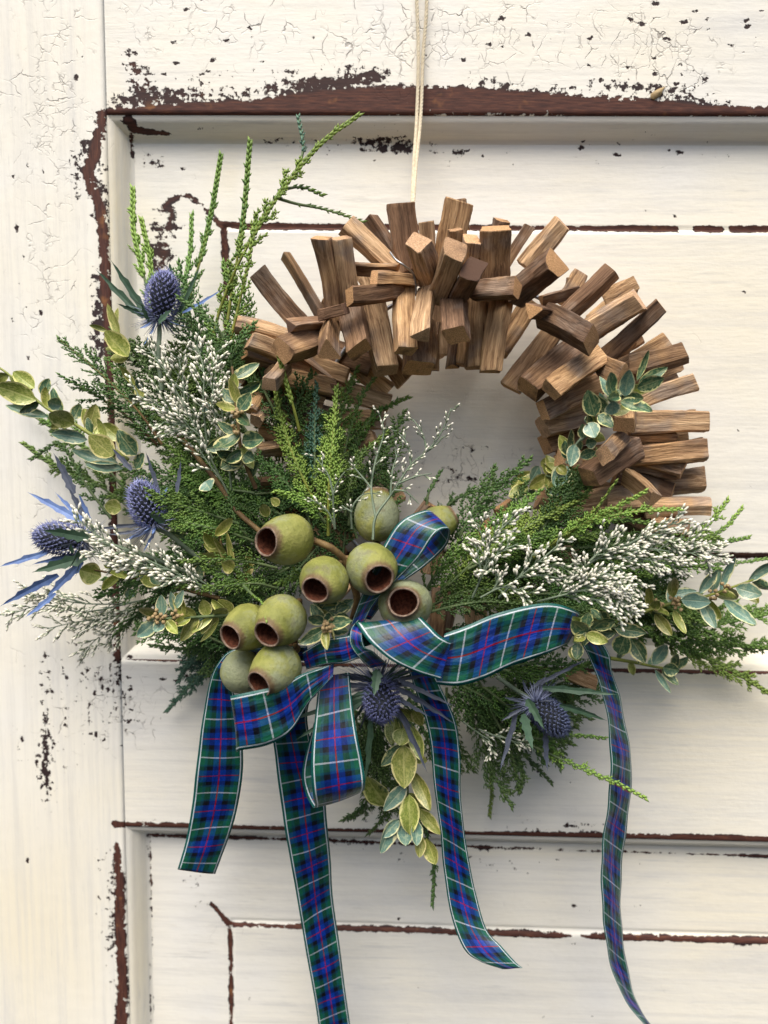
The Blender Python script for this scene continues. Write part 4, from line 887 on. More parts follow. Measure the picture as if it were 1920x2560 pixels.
leaves('E', 'variegated sprig with curled round leaves beside the stick ends', [(330,760,9),(250,560,9.6),(225,380,9.8),(200,130,9.4),(190,40,9)], [
 (235,440,95,585,100,10.4,11.4,'v','bend'),(230,300,300,200,84,10,10,'v','flat'),(240,330,330,410,80,10.4,11.4,'v','curl'),(250,480,395,470,100,10.4,11,'v','cup'),(190,480,45,520,90,9.6,9.6,'v','cup'),(240,540,130,600,84,10.6,11.4,'v','curl'),
 (250,560,130,640,110,9.6,9.6,'v','flat'),(260,560,330,600,80,10,10.4,'v','cup'),(210,250,130,180,80,9.6,9.4,'v','flat'),(205,180,210,80,60,9.4,9.4,'y','cup'),(215,290,80,290,60,10,10.4,'y','bend'),(240,520,310,640,70,10,9.6,'y','flat'),(60,300,10,260,70,8.6,8.6,'p','cup'),(230,260,190,110,70,9.8,10,'y','flat')], 302, smat='stem_brown', buds=[(240,325,10.6,9),(205,415,10.6,8)])
leaves('C', 'pale narrow leaves poking up left of the upper thistle', [(800,1480,5),(760,1440,4.6),(700,1330,4),(660,1270,3.6)], [
 (710,1330,655,1145,66,4,3.6,'y','flat'),(760,1450,620,1310,110,5,5.2,'y','cup'),(640,1300,540,1255,30,4,4,'y','bend'),(800,1620,690,1510,40,5,5.4,'y','bend'),(840,1640,790,1580,60,6.4,7,'p','curl'),(800,1690,760,1660,60,6.4,7,'p','curl'),(830,1700,830,1600,60,6,6,'y','flat')], 303)
leaves('D', 'small variegated rosette pointing left below the thistles', [(1500,1540,9),(1330,1560,10),(1180,1570,10.8),(1000,1580,11.4),(900,1580,11.6)], [
 (945,1570,835,1475,75,11.4,11.8,'y','bend'),(960,1560,960,1440,72,11.4,11.2,'p','flat'),(1040,1540,1010,1420,50,11,11,'p','flat'),(1040,1520,1090,1410,50,11,11,'p','flat'),(920,1600,812,1690,90,11.6,12,'p','wavy'),(970,1600,915,1660,70,11.6,12,'p','cup'),(990,1590,1065,1675,60,11.6,12.2,'y','cup'),
 (1130,1570,1030,1620,70,11,11.4,'y','curl'),(1160,1570,1085,1500,70,10.8,11,'y','cup'),(1230,1560,1200,1460,75,10.4,10.6,'y','cup'),(1350,1550,1260,1500,80,10,10.4,'y','bend'),(1260,1570,1130,1650,40,10.4,10.6,'y','bend'),(1300,1590,1230,1720,36,10,9.6,'y','bend'),(1380,1540,1300,1460,90,9.4,9.6,'y','flat')], 304, buds=[(970,1560,11.8,8),(1040,1560,11.4,7),(910,1580,11.8,6)])
leaves('E', 'variegated rosette between the gumnuts and the ribbon knot', [(680,1430,12),(720,1500,12.8),(745,1580,13.4)], [
 (745,1570,905,1545,80,13.6,14.2,'v','flat'),(750,1560,790,1490,70,13.4,13.2,'v','cup'),(800,1500,905,1420,80,12.8,12.4,'v','flat'),(740,1590,595,1685,85,13.6,14.2,'v','wavy'),(735,1560,640,1490,80,13.4,13.6,'v','bend'),(745,1590,765,1720,56,13.8,14.4,'y','cup'),(730,1560,660,1450,70,13,12.6,'v','flat'),(760,1590,880,1600,70,13.2,13.2,'v','back'),(800,1540,900,1500,70,13,13.2,'v','bend')], 305, buds=[(735,1595,13.9,9),(775,1580,13.9,8)])
leaves('E', 'curled narrow yellow green leaves left of the uppermost gumnut', [(300,1330,8),(180,1220,8.6),(130,1120,9),(120,980,9)], [
 (90,1040,265,910,60,9.6,10.4,'y','bend'),(100,1110,20,1000,75,9.4,10,'y','curl'),(180,1230,125,1000,45,9.4,9.6,'y','bend'),(200,1240,120,1200,80,9.8,10.4,'y','cup'),(160,1200,0,1120,60,9,9,'y','bend'),(200,1250,160,1020,36,9.2,9,'y','flat'),(30,720,70,780,100,10,10.6,'p','cup'),(400,930,360,830,60,8,8.4,'y','bend'),(470,860,420,820,50,8,8.2,'y','flat')], 306, smat='stem_brown')
leaves('G', 'yellow green leafy stem hanging straight down under the bow', [(1230,560,9),(1270,700,9),(1300,900,9),(1310,1080,8.8),(1320,1180,8.6)], [
 (1285,700,1265,790,100,9.6,9.8,'y','cup'),(1285,790,1285,1015,142,9.6,10,'y','flat'),(1330,930,1450,1115,84,9,9,'y','bend'),(1300,1010,1180,1140,84,9.4,9.6,'p','flat'),(1315,1060,1320,1290,110,9.6,10,'y','wavy'),(1270,1190,1120,1330,105,9.2,9.4,'p','bend'),(1260,1200,1170,1290,70,9.4,9.8,'p','flat'),(1295,1210,1300,1330,90,9.2,9.4,'p','cup'),
 (1350,1200,1350,1330,70,9.4,9.6,'p','cup'),(1370,1140,1480,1270,70,9,9,'y','flat'),(1375,1280,1365,1395,64,9.2,9.4,'y','cup'),(1410,1300,1465,1425,84,9,9,'y','cup'),(1280,790,1170,900,70,9,9,'v','flat'),(1320,680,1410,850,84,9,9,'y','bend'),(1340,600,1390,680,70,9,9,'y','flat'),(1080,960,1200,1150,130,6,5.6,'y','wavy'),(1240,640,1230,780,90,8.8,9,'y','cup')], 307)
leaves('F', 'yellow edged rosette pressed against the tip of the long loop', [(900,760,9.4),(800,775,10.6),(740,775,11.4)], [
 (760,790,680,720,80,11.8,12.4,'v','cup'),(745,810,690,850,60,11.8,12.4,'y','curl'),(760,770,770,690,60,11.8,12,'v','flat'),(790,780,860,700,84,11.6,12,'v','bend'),(800,770,905,735,70,11.6,11.8,'v','curl'),(760,800,870,840,60,11.8,12.2,'y','wavy'),(780,800,900,780,70,11.4,11.6,'v','cup'),(740,790,665,800,60,11.6,12,'v','bend'),(720,840,720,930,60,10.8,11,'v','bend'),(690,860,710,930,60,10.4,10.6,'y','cup'),(740,760,690,700,50,11.4,11.8,'y','cup'),(900,770,1050,790,70,9,9,'v','flat')], 308)
leaves('F', 'soft variegated stem close to the door beside the right tail', [(880,920,4),(1000,940,3.6),(1120,965,3.2),(1210,970,3)], [
 (920,900,960,800,90,4.2,4.4,'v','flat'),(990,900,1010,800,60,4,4,'v','bend'),(1010,910,1060,920,70,4.2,4.6,'v','cup'),(980,820,1060,930,80,4.4,4.6,'v','bend'),(1090,950,1165,835,64,3.8,3.8,'p','bend'),(1140,965,1215,975,70,3.4,3.4,'v','cup'),(1200,970,1260,910,50,3,3,'v','flat'),(1100,975,1160,1080,30,3.2,3,'p','bend')], 309, smat='stem_lime')
leaves('F', 'long variegated stem with drooping narrow leaves pointing right', [(900,740,8),(1050,690,8.4),(1180,650,8.4),(1330,620,8),(1480,570,7.4),(1620,520,6.8)], [
 (1190,620,1160,485,56,8.8,9.2,'y','bend'),(1090,670,1130,620,60,9,9.6,'y','curl'),(1080,700,1060,540,40,8.4,8,'y','bend'),(1190,680,1225,800,44,8.8,8.8,'y','bend'),(1230,630,1370,640,80,8.8,9,'p','flat'),(1330,640,1400,760,60,8.4,8.4,'p','bend'),(1320,600,1385,480,50,8,7.6,'p','bend'),(1420,590,1445,400,50,7.6,7,'p','bend'),
 (1440,630,1565,760,64,8,8,'p','bend'),(1500,570,1620,610,80,7.6,7.8,'p','bend'),(1560,540,1665,420,56,7,6.6,'p','bend'),(1100,700,1180,790,56,8.4,8.2,'y','bend'),(1180,610,1300,590,50,8.4,8.4,'p','flat'),(1350,560,1400,500,50,7.8,7.6,'v','flat')], 310, smat='stem_lime', buds=[(1195,625,9,6),(1205,665,9,6),(1370,610,8.4,7),(1430,580,8,6),(1120,660,9,6)])
leaves('B', 'variegated sprig climbing over the right hand sticks', [(560,1640,8.6),(640,1500,9.4),(760,1400,10.2),(860,1260,11),(960,1150,11.2)], [
 (860,1210,785,1050,92,11.2,11.4,'v','bend'),(930,1210,960,1030,90,11.4,12,'p','cup'),(1010,1110,1100,930,40,11,10.8,'v','bend'),(1020,1130,1200,1030,70,11,11.2,'v','flat'),(1010,1160,1175,1090,100,11.2,11.4,'v','flat'),(900,1250,1110,1290,90,11.4,12,'v','wavy'),(890,1210,790,1240,80,11.6,12.2,'v','curl'),(850,1330,850,1240,100,11.8,12.2,'p','flat'),
 (740,1340,690,1170,110,11,11.4,'v','flat'),(760,1330,855,1400,84,11.4,12,'v','wavy'),(800,1330,740,1200,80,10.6,10.8,'v','cup'),(700,1380,740,1480,100,11.4,12,'p','flat'),(680,1370,650,1360,70,11,11.6,'v','curl'),(670,1480,650,1390,80,10.8,11,'v','flat'),(680,1520,750,1500,70,10.6,10.8,'v','cup'),(610,1520,575,1660,90,10.4,10.8,'p','flat'),(640,1600,740,1550,70,10,10,'v','bend'),(880,1160,860,1200,80,10.8,11,'v','flat'),(640,1560,630,1480,40,10.2,10.4,'v','bend')], 311, smat='stem_grey')
leaves('B', 'yellowing variegated sprig at the lower right of the ring opening', [(640,1730,5.6),(520,1740,5.2),(420,1720,4.8),(330,1700,4.2)], [
 (560,1660,470,1800,120,6,6.4,'p','cup'),(500,1660,560,1720,80,6.2,6.6,'y','curl'),(380,1660,320,1760,90,4.8,5,'p','flat'),(430,1640,480,1720,80,4.8,4.8,'y','bend'),(310,1790,190,1860,90,4.6,4.6,'y','flat'),(250,1730,200,1840,80,4,4,'y','bend'),(420,1820,620,1810,70,5.6,5.8,'v','bend'),(340,1850,300,1820,70,5,5.4,'v','cup'),(450,1860,400,1830,60,5.4,5.8,'y','curl'),(560,1720,660,1740,60,5.8,6,'v','flat'),(420,1640,390,1630,60,4.4,4.4,'y','cup'),(440,1700,420,1800,50,4.8,4.8,'y','flat')], 312)
leaves('D', 'olive leaves half hidden behind the creamy flower plume', [(1300,1460,6),(900,1360,6.6),(750,1330,7),(560,1290,7)], [
 (600,1330,480,1290,130,7,7,'y','cup'),(760,1340,600,1270,50,7.4,7.6,'y','bend'),(950,1370,830,1300,110,7,7.2,'y','flat'),(1000,1380,900,1300,90,7,7.2,'v','flat'),(900,1310,950,1380,70,7.4,7.4,'v','cup'),(780,1400,760,1460,70,5.6,5.6,'p','cup'),(720,930,640,900,90,5,4.6,'y','bend'),(1150,1130,1010,1060,80,6,6,'v','flat'),(1190,1260,1160,1360,70,7,7,'v','flat')], 313, smat='stem_brown')
tw = thing('bare_twig', 'bare brown twig running down to the gumnuts', 'twig', P('D', 1560, 1080, 9))
tube('bark', resample(crom([P('D', 1050, 480, 6), P('D', 1200, 660, 7), P('D', 1330, 830, 7.6), P('D', 1400, 940, 8.2), P('D', 1560, 1080, 9)], 8), .003), .0019, M['stem_brown'], tw, 8)

# ================================================================== THISTLES
def bract_mesh(L, W, seed):
    r = random.Random(seed); n = 14; V = []; teeth = r.choice([3, 4])
    for i in range(n+1):
        t = i/n; base = W*.5*(math.sin(math.pi*min(1, .12+t*.88))**.8)*(1-t*.55); sharp = (t*teeth) % 1.0
        wl = base*(.68 + .6*sharp**3) if t < .9 else base*.4; wr_ = base*(.68 + .6*((t*teeth+.4) % 1.0)**3) if t < .9 else base*.4
        z = .16*L*t*t
        V += [(-wl, t*L, z + .25*wl), (0, t*L, z), (wr_, t*L, z + .25*wr_)]
    f = [(i*3+j, i*3+j+1, i*3+j+4, i*3+j+3) for i in range(n) for j in range(2)]
    me = mesh('bract', V, f, False); return me
NV = np.array([(.5, 0, 0), (-.25, .43, 0), (-.25, -.43, 0), (0, 0, 1)]); NF = np.array([(0, 1, 3), (1, 2, 3), (2, 0, 3)])
def thistle(c, base, tip, wd, dbase, dtip, bracts, seed, label, stemto=None, needles=70, nlen=.016, tone=0.0, collar=14, clen=.022, cmats=('bract_blue', 'bract_dusk', 'bract')):
    rng = np.random.default_rng(seed); b, t = P(c, *base, dbase), P(c, *tip, dtip); axv = t - b; H = axv.length; az = axv.normalized(); rad = PS(c, wd, (dbase+dtip)/2)*.5*.86
    root = thing('thistle', label, 'thistle', b)
    m3 = np.array(frame_z(az, TOCAM if abs(az.dot(TOCAM)) < .95 else Vector((0, 0, 1)))); cen = np.array(b) + np.array(az)*H*.5
    # core
    V, F = [], []; nr_, nc = 9, 14
    for i in range(nr_+1):
        ph = math.pi*i/nr_; rr = rad*math.sin(ph)*(.86 + .14*math.cos(ph)*-1)*.90; z = -math.cos(ph)*H*.5*.93
        for j in range(nc): V.append(cen + m3 @ np.array((rr*math.cos(j*2*math.pi/nc), rr*math.sin(j*2*math.pi/nc), z)))
    F = [(i*nc+j, i*nc+(j+1) % nc, (i+1)*nc+(j+1) % nc, (i+1)*nc+j) for i in range(nr_) for j in range(nc)]
    head = link('flower_head', mesh('flower_head', V, F), M['thistle_core'], root)
    # florets: a star of little petals + a spine each
    k = int(250); i = np.arange(k)+.5; z = 1-2*i/k; ph = i*2.39996; rr = np.sqrt(1-z*z)
    sh = np.stack([rr*np.cos(ph)*rad*(.93-.10*z), rr*np.sin(ph)*rad*(.93-.10*z), z*H*.5*.96], 1); nn = unit(np.stack([rr*np.cos(ph)/rad, rr*np.sin(ph)/rad, z/(H*.5)], 1))
    Pw = cen + sh @ m3.T; Nw = unit(nn @ m3.T + np.array(az)*.45)
    pos, dr, sx, sz, tn = [], [], [], [], []
    for q in range(5):
        a = rng.normal(0, 1, (k, 3)); side = unit(np.cross(Nw, a))
        pos.append(Pw); dr.append(unit(Nw + side*.65)); sx.append(np.full(k, .0011)); sz.append(rng.uniform(.0022, .0032, k)); tn.append(np.clip(rng.normal(.75, .15, k)-.0*q, 0, 1))
    pos.append(Pw); dr.append(unit(Nw + rng.normal(0, .12, (k, 3)))); sx.append(np.full(k, .0008)); sz.append(rng.uniform(.0040, .0058, k)); tn.append(np.clip(rng.normal(.55+tone, .2, k), 0, 1))
    pos, dr, sx, sz, tn = np.vstack(pos), np.vstack(dr), np.concatenate(sx), np.concatenate(sz), np.concatenate(tn)
    v, f = stamp(NV, NF, pos, dr, np.tile(np.array([[.3, -.5, .81]]), (len(pos), 1)), sx, sx, sz)
    tv = np.stack([tn*.55, tn*.55, tn*.55, tn], 1).ravel()
    link('florets', mesh('florets', v, f, False, dict(tone=tv)), M['thistle'], head, 'stuff')
    # ruff of fine spines at the base
    if needles:
        a = rng.uniform(0, 2*np.pi, needles); d = unit(np.stack([np.cos(a), np.sin(a), rng.uniform(-.9, .15, needles)], 1)) @ m3.T
        p0 = np.tile(np.array(b) + np.array(az)*H*.10, (needles, 1)) + d*rad*.45
        v, f = stamp(NV, NF, p0, d, np.tile(np.array([[.3, -.5, .81]]), (needles, 1)), .0010, .0010, rng.uniform(.5, 1.2, needles)*nlen)
        link('spines', mesh('spines', v, f, False), M['needle'], root, 'stuff')
    for q, (x0, y0, x1, y1, wv, d0, d1, mt) in enumerate(bracts):
        a0, a1 = P(c, x0, y0, d0), P(c, x1, y1, d1); y = a1-a0; L = y.length; y.normalize(); n0 = (TOCAM - y*TOCAM.dot(y)).normalized()
        n0 = Matrix.Rotation(R(rng.uniform(-25, 25)), 3, y) @ n0; x = y.cross(n0).normalized(); n0 = x.cross(y)
        o = link('bract', bract_mesh(L, PS(c, wv, d0)*1.25, seed*50+q), M[{'g': 'bract', 'b': 'bract_blue', 'd': 'bract_dusk'}[mt]], root)
        o.location = a0; o.rotation_euler = Matrix((x, y, n0)).transposed().to_euler()
    for q in range(collar):
        a = 2*math.pi*(q+rng.uniform(-.3, .3))/collar; d_ = Vector(m3 @ np.array((math.cos(a), math.sin(a), rng.uniform(-.25, .35)))).normalized()
        L = clen*rng.uniform(.6, 1.15); a0 = b + az*H*.08 + d_*rad*.5; n0 = (az - d_*az.dot(d_)).normalized(); x = d_.cross(n0).normalized()
        o = link('bract', bract_mesh(L, L*rng.uniform(.10, .17), seed*90+q), M[rng.choice(cmats)], root); o.location = a0; o.rotation_euler = Matrix((x, d_, n0)).transposed().to_euler()
    if stemto:
        p = resample(crom([b - axv*.02] + [P(c, *s) for s in stemto], 8), .003); tube('stem', p, .0017, M['stem_grey'], root, 7)
thistle('C', (945,1240), (985,945), 220, 6.2, 6.8, [(890,1235,665,890,54,6.4,6.6,'g'),(850,1220,580,950,50,6.4,6.4,'g'),(860,1210,700,1130,36,6.4,6.6,'g'),(1060,1190,1200,920,34,6,6,'g'),(1080,1190,1335,1066,26,6.4,6.8,'b'),(940,1245,1030,1178,56,8.4,9,'g'),(880,1240,835,1130,30,7.6,8,'g'),(1020,1010,1000,895,40,5,5,'g'),(900,1250,830,1290,22,6.6,6.8,'b'),(920,1260,860,1390,18,6.8,6.8,'b'),(840,1180,700,950,16,6,6,'d')], 1,
        'upright blue thistle head standing above the white flowers', [(945,1330,6.6),(940,1450,6.8),(960,1650,7)], 90, .017)
thistle('D', (925,1040), (810,770), 230, 9.2, 9.8, [(780,700,668,570,40,8,7.8,'d'),(950,860,865,590,32,9,8.8,'d'),(1045,840,1092,640,40,9,8.8,'d'),(975,1010,880,948,54,11,11.6,'g'),(860,1020,560,1042,30,9.4,9.2,'d'),(830,1060,640,1085,26,9.4,9.2,'d'),(880,1060,740,1120,22,9.6,9.6,'b'),(920,1060,850,1180,20,9.6,9.6,'b'),(960,870,1000,800,28,9,9,'b'),(900,1050,800,1000,30,9.6,9.8,'b')], 2,
        'blue thistle head partly covered by a cypress fan', [(1000,1080,8.8),(1150,1200,8),(1300,1300,7.6)], 90, .016)
thistle('D', (515,1120), (205,1085), 228, 10, 10, [(525,1102,258,1045,76,11.8,12.4,'g'),(515,1212,205,1300,84,10.8,11.2,'g'),(490,1240,290,1440,64,10,9.6,'b'),(345,1320,22,1475,64,9,8.4,'b'),(300,1180,20,1265,46,9,8.6,'b'),(480,1000,185,838,56,9,8.4,'b'),(520,1020,420,800,48,8.6,8.2,'d'),(440,840,335,600,60,8,7.6,'d'),(450,1200,205,1245,36,9.6,9.4,'b'),(500,1010,330,840,34,8.8,8.4,'b'),(330,1430,170,1570,40,9,8.8,'b'),(430,1190,420,1130,30,12,12.2,'g'),(540,1020,480,830,40,8.8,8.8,'b')], 3,
        'dark blue thistle head lying on its side at the far left', [(640,1140,9.4),(900,1220,8.6),(1200,1340,7.6)], 60, .016)
thistle('G', (1150,450), (1180,655), 235, 10.2, 12.8, [(1110,500,680,665,56,11.4,11.8,'g'),(1090,470,800,440,36,11.2,11.4,'d'),(1080,540,695,745,60,11.6,12,'g'),(1070,440,860,385,30,11,11,'d'),(1240,470,1580,645,46,11.4,11.4,'d'),(1250,430,1560,590,34,11,11,'d'),(1250,590,1430,910,44,11,10.6,'d'),(1110,640,1095,980,46,11,10.4,'g'),(1145,380,1118,525,70,13,13.6,'g'),(1060,560,960,640,30,11.2,11.2,'d'),(1200,420,1330,380,30,11,10.6,'d'),(1230,520,1420,640,30,11.2,11,'d'),(1130,440,960,380,28,11,10.8,'d'),(1100,520,870,560,40,11.4,11.6,'g')], 4,
        'dark violet thistle hanging under the knot of the bow', [(1130,380,9)], 170, .026, collar=26, clen=.036, cmats=('bract_dusk', 'bract_dusk', 'bract'))
thistle('F', (495,1125), (665,1290), 178, 8.6, 9.6, [(470,1120,560,1262,52,11,11.4,'g'),(450,1195,492,1372,56,11,11.4,'g'),(545,1065,905,1092,42,9.4,9.4,'g'),(630,1150,860,1206,46,9.4,9.4,'g'),(500,1060,775,918,24,9,9,'d'),(420,1180,338,1465,34,9,8.8,'d'),(560,1290,562,1465,36,8.8,8.6,'d'),(470,1090,440,1020,22,9.4,9.4,'d'),(440,1130,350,1110,20,9.4,9.4,'d'),(440,1170,340,1230,20,9.4,9.4,'d'),(480,1080,560,1010,22,9.2,9,'d')], 5,
        'violet thistle below the long ribbon loop on the right', [(420,1080,8.4),(320,1010,8)], 130, .018, collar=18, clen=.026, cmats=('bract_dusk', 'bract_dusk', 'bract'))

# ================================================================== GUMNUTS
def gumnut(root, c, cx, cy, rr, mx, my, d, seed, back=False, ln=1.06):
    """body centre and mouth centre in crop px; mouth faces the viewer unless back"""
    rng = random.Random(seed); ce = P(c, cx, cy, d); Rm = PS(c, rr, d)
    m = P(c, mx, my, d); off = m - ce; ce = ce + off*(.0 if back else .14); off = off*(1 if back else .70); half = Rm*.92*ln; s = math.sqrt(max(half*half - off.length_squared, 1e-8))
    az = (off + Vector((0, 1 if back else -1, 0))*s).normalized()
    m3 = frame_z(az, Vector((.2, .3, .93)) if abs(az.z) < .9 else Vector((1, 0, .1)))
    T = lambda v: ce + m3 @ Vector(v)
    n = 28; skx = rng.uniform(-.06, .06); ecc = rng.uniform(-.05, .05); lob = rng.uniform(0, 6.28)
    def ringr(r_, z, a): return (r_*(1 + ecc*math.cos(2*a+lob) + .018*math.cos(3*a+lob*2)))
    prof = [(.10, -.98), (.30, -.95), (.58, -.84), (.80, -.66), (.94, -.42), (1.0, -.16), (.985, .10), (.92, .34), (.82, .56), (.71, .74), (.62, .86), (.57, .93), (.55, .965)]
    V, lv = [], []
    for k, (r_, z) in enumerate(prof):
        for j in range(n):
            a = j*2*math.pi/n; q = ringr(r_, z, a)*(1 + rng.uniform(-.008, .008) + .022*math.sin(z*5+lob)*math.cos(a*2+lob*3)); V.append(T((q*Rm*math.cos(a) + skx*Rm*z, q*Rm*math.sin(a), z*Rm*ln))); lv.append(max(0, (z+.98)/1.96))
    F = [(k*n+j, k*n+(j+1) % n, (k+1)*n+(j+1) % n, (k+1)*n+j) for k in range(len(prof)-1) for j in range(n)]
    body = link('gumnut', mesh('gumnut', V, F, True, dict(lv=lv)), M['gumnut'], root)
    def ring_mesh(pf, name, mat, cap):
        V = []
        for r_, z in pf:
            for j in range(n):
                a = j*2*math.pi/n; q = ringr(r_, z, a)*(1 + rng.uniform(-.014, .014)); V.append(T((q*Rm*math.cos(a) + skx*Rm*z, q*Rm*math.sin(a), (z + rng.uniform(-.008, .008))*Rm*ln)))
        F = [(k*n+j, k*n+(j+1) % n, (k+1)*n+(j+1) % n, (k+1)*n+j) for k in range(len(pf)-1) for j in range(n)]
        if cap: F.append(tuple((len(pf)-1)*n+j for j in range(n)))
        link(name, mesh(name, V, F), mat, body)
    ring_mesh([(.55, .95), (.565, .985), (.545, 1.005), (.51, 1.0), (.49, .95)], 'rim', M['rim'], False)
    ring_mesh([(.492, .955), (.48, .80), (.50, .55), (.50, .15), (.38, -.12), (.18, -.2)], 'cavity', M['cavity'], True)
    return ce - az*Rm*ln*.93, az
gb = thing('gumnut_branch', 'branch of round green gumnuts with brown mouths above the bow', 'gumnuts', P('E', 850, 1170, 11))
g1 = gumnut(gb, 'E', 525, 1065, 156, 408, 1058, 12.2, 1); g2 = gumnut(gb, 'E', 742, 1303, 146, 683, 1338, 13.6, 2); g3 = gumnut(gb, 'E', 1010, 1232, 156, 1078, 1275, 13.0, 3); g4 = gumnut(gb, 'E', 1215, 1455, 158, 1208, 1398, 12.4, 4, ln=.95)
j = P('E', 850, 1175, 11.2)
for k, (s, az) in enumerate((g1, g2, g3, g4)):
    p = resample(crom([s, s - az*.008, (s + Vector(j))/2 + Vector((0, .004, 0)), j] if k != 0 else [s, P('E', 740, 1095, 11.8), P('E', 800, 1130, 11.6), j], 8), .003)
    tube('twig', p, .0024 if k == 0 else .0020, M['stem_brown'], gb, 8)
tube('twig', resample(crom([j, P('E', 900, 1300, 10.6), P('E', 930, 1420, 10), P('E', 900, 1560, 9.6)], 8), .003), .0026, M['stem_brown'], gb, 8)
gl = thing('gumnut_branch', 'lower bunch of green gumnuts behind the left ribbon loop', 'gumnuts', P('E', 480, 1640, 10))
for k, a in enumerate([(490,1535,152,408,1598,13.4), (295,1580,142,196,1612,12.2), (462,1822,152,362,1885,13.6)]):
    s, az = gumnut(gl, 'E', *a, 10+k); tube('twig', resample(crom([s, s - az*.008, P('E', 560, 1690, 9.6)], 6), .003), .0021, M['stem_brown'], gl, 8)
s, az = gumnut(gl, 'E', 245, 1845, 132, 165, 1870, 10.8, 14, back=True, ln=1.05); tube('twig', resample(crom([s, P('E', 400, 1740, 11), P('E', 560, 1690, 9.6)], 6), .003), .0021, M['stem_brown'], gl, 8)
gk = thing('gumnut_branch', 'pair of olive gumnuts behind the upright ribbon loop, mouths turned away', 'gumnuts', P('E', 1060, 1090, 8))
s, az = gumnut(gk, 'E', 1045, 925, 132, 1040, 790, 8.4, 21, back=True, ln=1.22); tube('twig', resample(crom([s, P('E', 1060, 1120, 8.6), P('E', 1080, 1250, 9)], 6), .003), .0021, M['stem_brown'], gk, 8)
s2, az = gumnut(gk, 'E', 1415, 965, 100, 1500, 920, 7.4, 22, back=True); tube('twig', resample(crom([s2, P('E', 1330, 1080, 8), P('E', 1080, 1250, 9)], 6), .003), .0021, M['stem_brown'], gk, 8)

# ================================================================== TARTAN BOW
bow = thing('ribbon_bow', 'bow of blue and green tartan ribbon with four long hanging tails', 'bow', P('E', 930, 1640, 13))
def ribbon(name, c, secs, v0=0.0, puff=.0012, seed=0):
    """secs: (ax, ay, ad, bx, by, bd) = the two edges at successive places along the ribbon"""
    A = crom([np.array(P(c, s[0], s[1], s[2])) for s in secs], 14); B = crom([np.array(P(c, s[3], s[4], s[5])) for s in secs], 14)
    mid = (A+B)/2; s = np.concatenate([[0], np.cumsum(np.linalg.norm(np.diff(mid, axis=0), axis=1))])
    nu = 10; V, UV = [], []; t = tangents(mid)
    nrm = unit(np.cross(t, B-A)); rng = random.Random(seed); ph = rng.uniform(0, 6)
    for i in range(len(A)):
        for j in range(nu+1):
            u = j/nu; bulge = puff*math.sin(math.pi*u)*math.sin(s[i]*55+ph) + .0004*math.sin(s[i]*160+u*5+ph)
            V.append(A[i]*(1-u) + B[i]*u + nrm[i]*bulge); UV.append((u, v0 + s[i]/.0325))
    n = nu+1; F = np.array([(i*n+j, i*n+j+1, (i+1)*n+j+1, (i+1)*n+j) for i in range(len(A)-1) for j in range(nu)])
    o = link(name, mesh(name, V, F, True, None, UV), M['ribbon'], bow)
    md = o.modifiers.new('thickness', 'SOLIDIFY'); md.thickness = .00035; md.offset = 0
    return o
ribbon('tail', 'G', [(760,250,10.4,770,330,10.4),(480,262,10.4,500,345,10.6),(345,276,10.6,420,338,11),(268,350,10.2,345,395,10.8),(225,460,9.6,352,480,10),(190,640,9,395,640,9.2),(155,907,8.4,410,903,8.4),(130,1127,7.8,382,1118,7.6),(98,1310,7.4,336,1285,7),(52,1470,7.2,258,1492,6.4)], .62, seed=1)
ribbon('tail', 'G', [(640,420,11,820,400,11),(570,640,10.4,760,630,10.4),(585,860,9.8,800,840,9.8),(607,1040,9.4,850,1000,9.2),(642,1278,8.4,868,1210,8.2),(682,1500,7.4,888,1412,7.2),(722,1735,6.6,900,1625,6.2),(760,1960,6,935,1870,5.6),(800,2180,5.6,965,2110,5.2),(835,2420,5.2,1000,2360,4.8),(870,2650,5,1030,2600,4.6)], .3, seed=2)
ribbon('tail', 'H', [(500,60,10.6,590,60,10.6),(545,190,10.6,650,185,10.6),(590,320,10.4,712,325,10),(612,430,10,732,455,9.4),(627,600,9.4,736,645,8.8),(650,765,9,758,832,8.2),(667,945,8.6,791,1005,8),(696,1120,8.6,838,1172,8.6),(748,1255,9.2,905,1250,9.4),(815,1308,9.6,960,1312,9.8),(905,1338,9.8,986,1335,10)], .15, seed=3)
ribbon('tail', 'H', [(1190,-30,9.4,1290,-20,9.6),(1232,25,10,1338,60,9.6),(1262,85,9.8,1350,125,9.2),(1305,200,9.6,1382,230,8),(1330,310,9.4,1406,350,7.6),(1343,480,9,1430,515,7),(1335,650,8.6,1417,705,6.8),(1311,830,8.2,1393,890,6.4),(1306,1000,7.8,1385,1070,6),(1318,1170,7.4,1397,1235,5.8),(1347,1330,7,1428,1400,5.4),(1402,1460,6.6,1466,1505,5.2),(1500,1590,6.2,1540,1600,5)], .5, seed=4)
# upright loop
ribbon('loop', 'E', [(870,1640,12.4,950,1600,12.6),(925,1480,12.2,1040,1430,12.4),(990,1310,12.4,1170,1300,12.8),(1085,1105,12.8,1295,1175,13.4),(1185,960,12.8,1395,1030,13.6),(1325,890,12.2,1470,1000,13),(1375,905,11,1483,1035,12),(1330,965,10,1450,1110,11),(1200,1100,9.6,1330,1225,10.4),(1050,1300,10,1160,1350,10.6),(930,1520,11,1010,1540,11)], .28, .0005, 5)
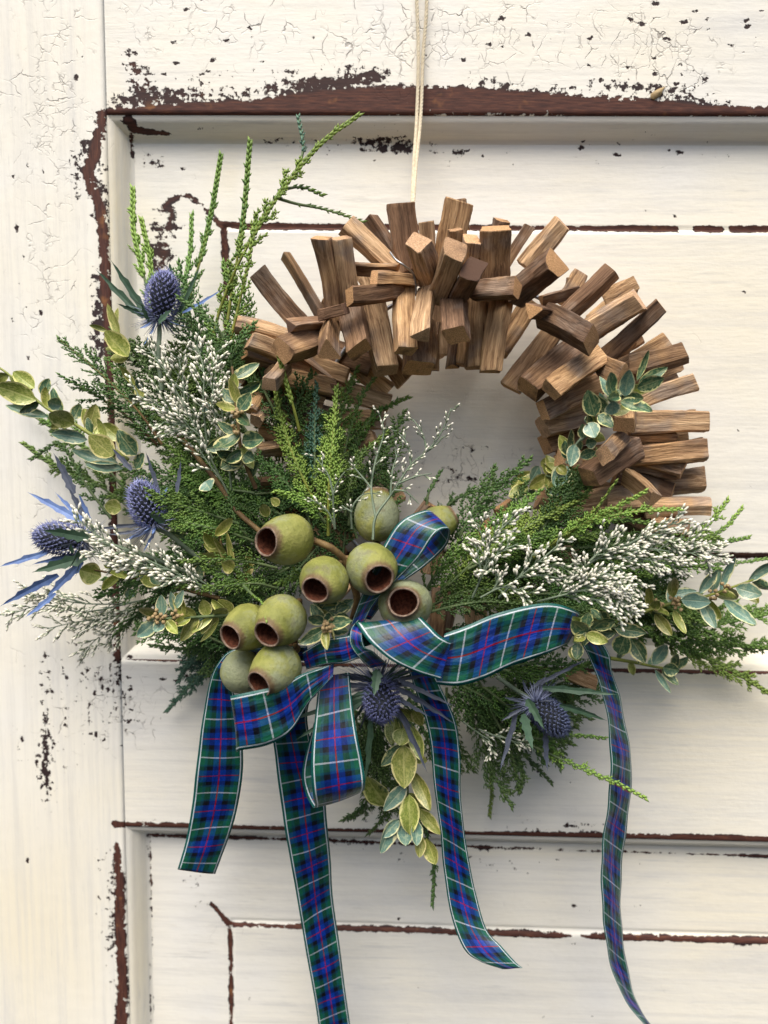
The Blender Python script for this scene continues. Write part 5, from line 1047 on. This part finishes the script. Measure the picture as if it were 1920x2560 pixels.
# long right loop: curls over in front, then runs out to the right and back
ribbon('loop', 'E', [(960,1700,12.6,1160,1640,12),(930,1600,13,1230,1545,12.4),(925,1566,14,1285,1512,13.2),(1005,1672,14.8,1350,1562,14),(1130,1778,15,1415,1628,14.2),(1280,1850,14.8,1462,1658,14),(1428,1896,14.2,1486,1668,13.4)], .10, .0004, 6)
ribbon('loop', 'F', [(20,1048,13.4,62,798,13),(130,1056,13.2,180,755,13),(250,1022,13,320,698,12.8),(400,955,12.6,480,658,12.4),(540,905,12.2,605,650,12),(640,866,11.6,705,682,11.4),(668,850,10.4,730,705,10.2),(620,870,9.4,680,720,9.2),(420,950,9.6,470,760,9.6),(160,1000,10.6,170,830,10.6)], .58, .0006, 7)
# left loop
ribbon('loop', 'G', [(905,340,13,900,420,13.2),(845,366,13.4,845,475,13.4),(740,402,14,770,560,13.8),(610,462,14.8,672,716,14.4),(480,496,15.2,540,792,15),(362,519,15,392,822,14.8),(352,524,14,384,826,13.8),(420,520,12,450,780,12),(640,470,11.4,660,640,11.4),(800,420,11.6,810,520,11.6)], .42, .0005, 8)
# small hanging loop
ribbon('loop', 'G', [(825,420,12.4,990,395,12.2),(812,540,12.8,1000,505,12.6),(800,660,13.2,1012,610,13),(786,780,13.6,1034,745,13.4),(780,910,13.8,1060,875,13.6),(790,1050,13.6,1076,990,13.6),(802,1125,12.8,1066,1040,12.8),(788,1128,12,1050,1045,12),(748,1050,11,1020,980,11),(732,940,10.6,990,880,10.6),(768,770,10.6,960,740,10.6),(830,560,11.2,960,520,11.2)], .25, .0005, 9)
# knot
ribbon('knot', 'G', [(735,285,12.6,755,380,12.4),(840,222,13.4,862,352,13.2),(940,200,13.8,965,345,13.8),(1015,190,13.8,1040,320,13.8),(1060,205,12.6,1080,330,12.6)], .40, .0012, 10)
ribbon('knot', 'E', [(935,1540,12.8,985,1560,13),(895,1590,14.2,960,1620,14.4),(890,1680,14.6,975,1700,14.6),(940,1760,14.4,1030,1730,14.4),(1010,1830,13.2,1110,1800,13.2)], .05, .0008, 11)
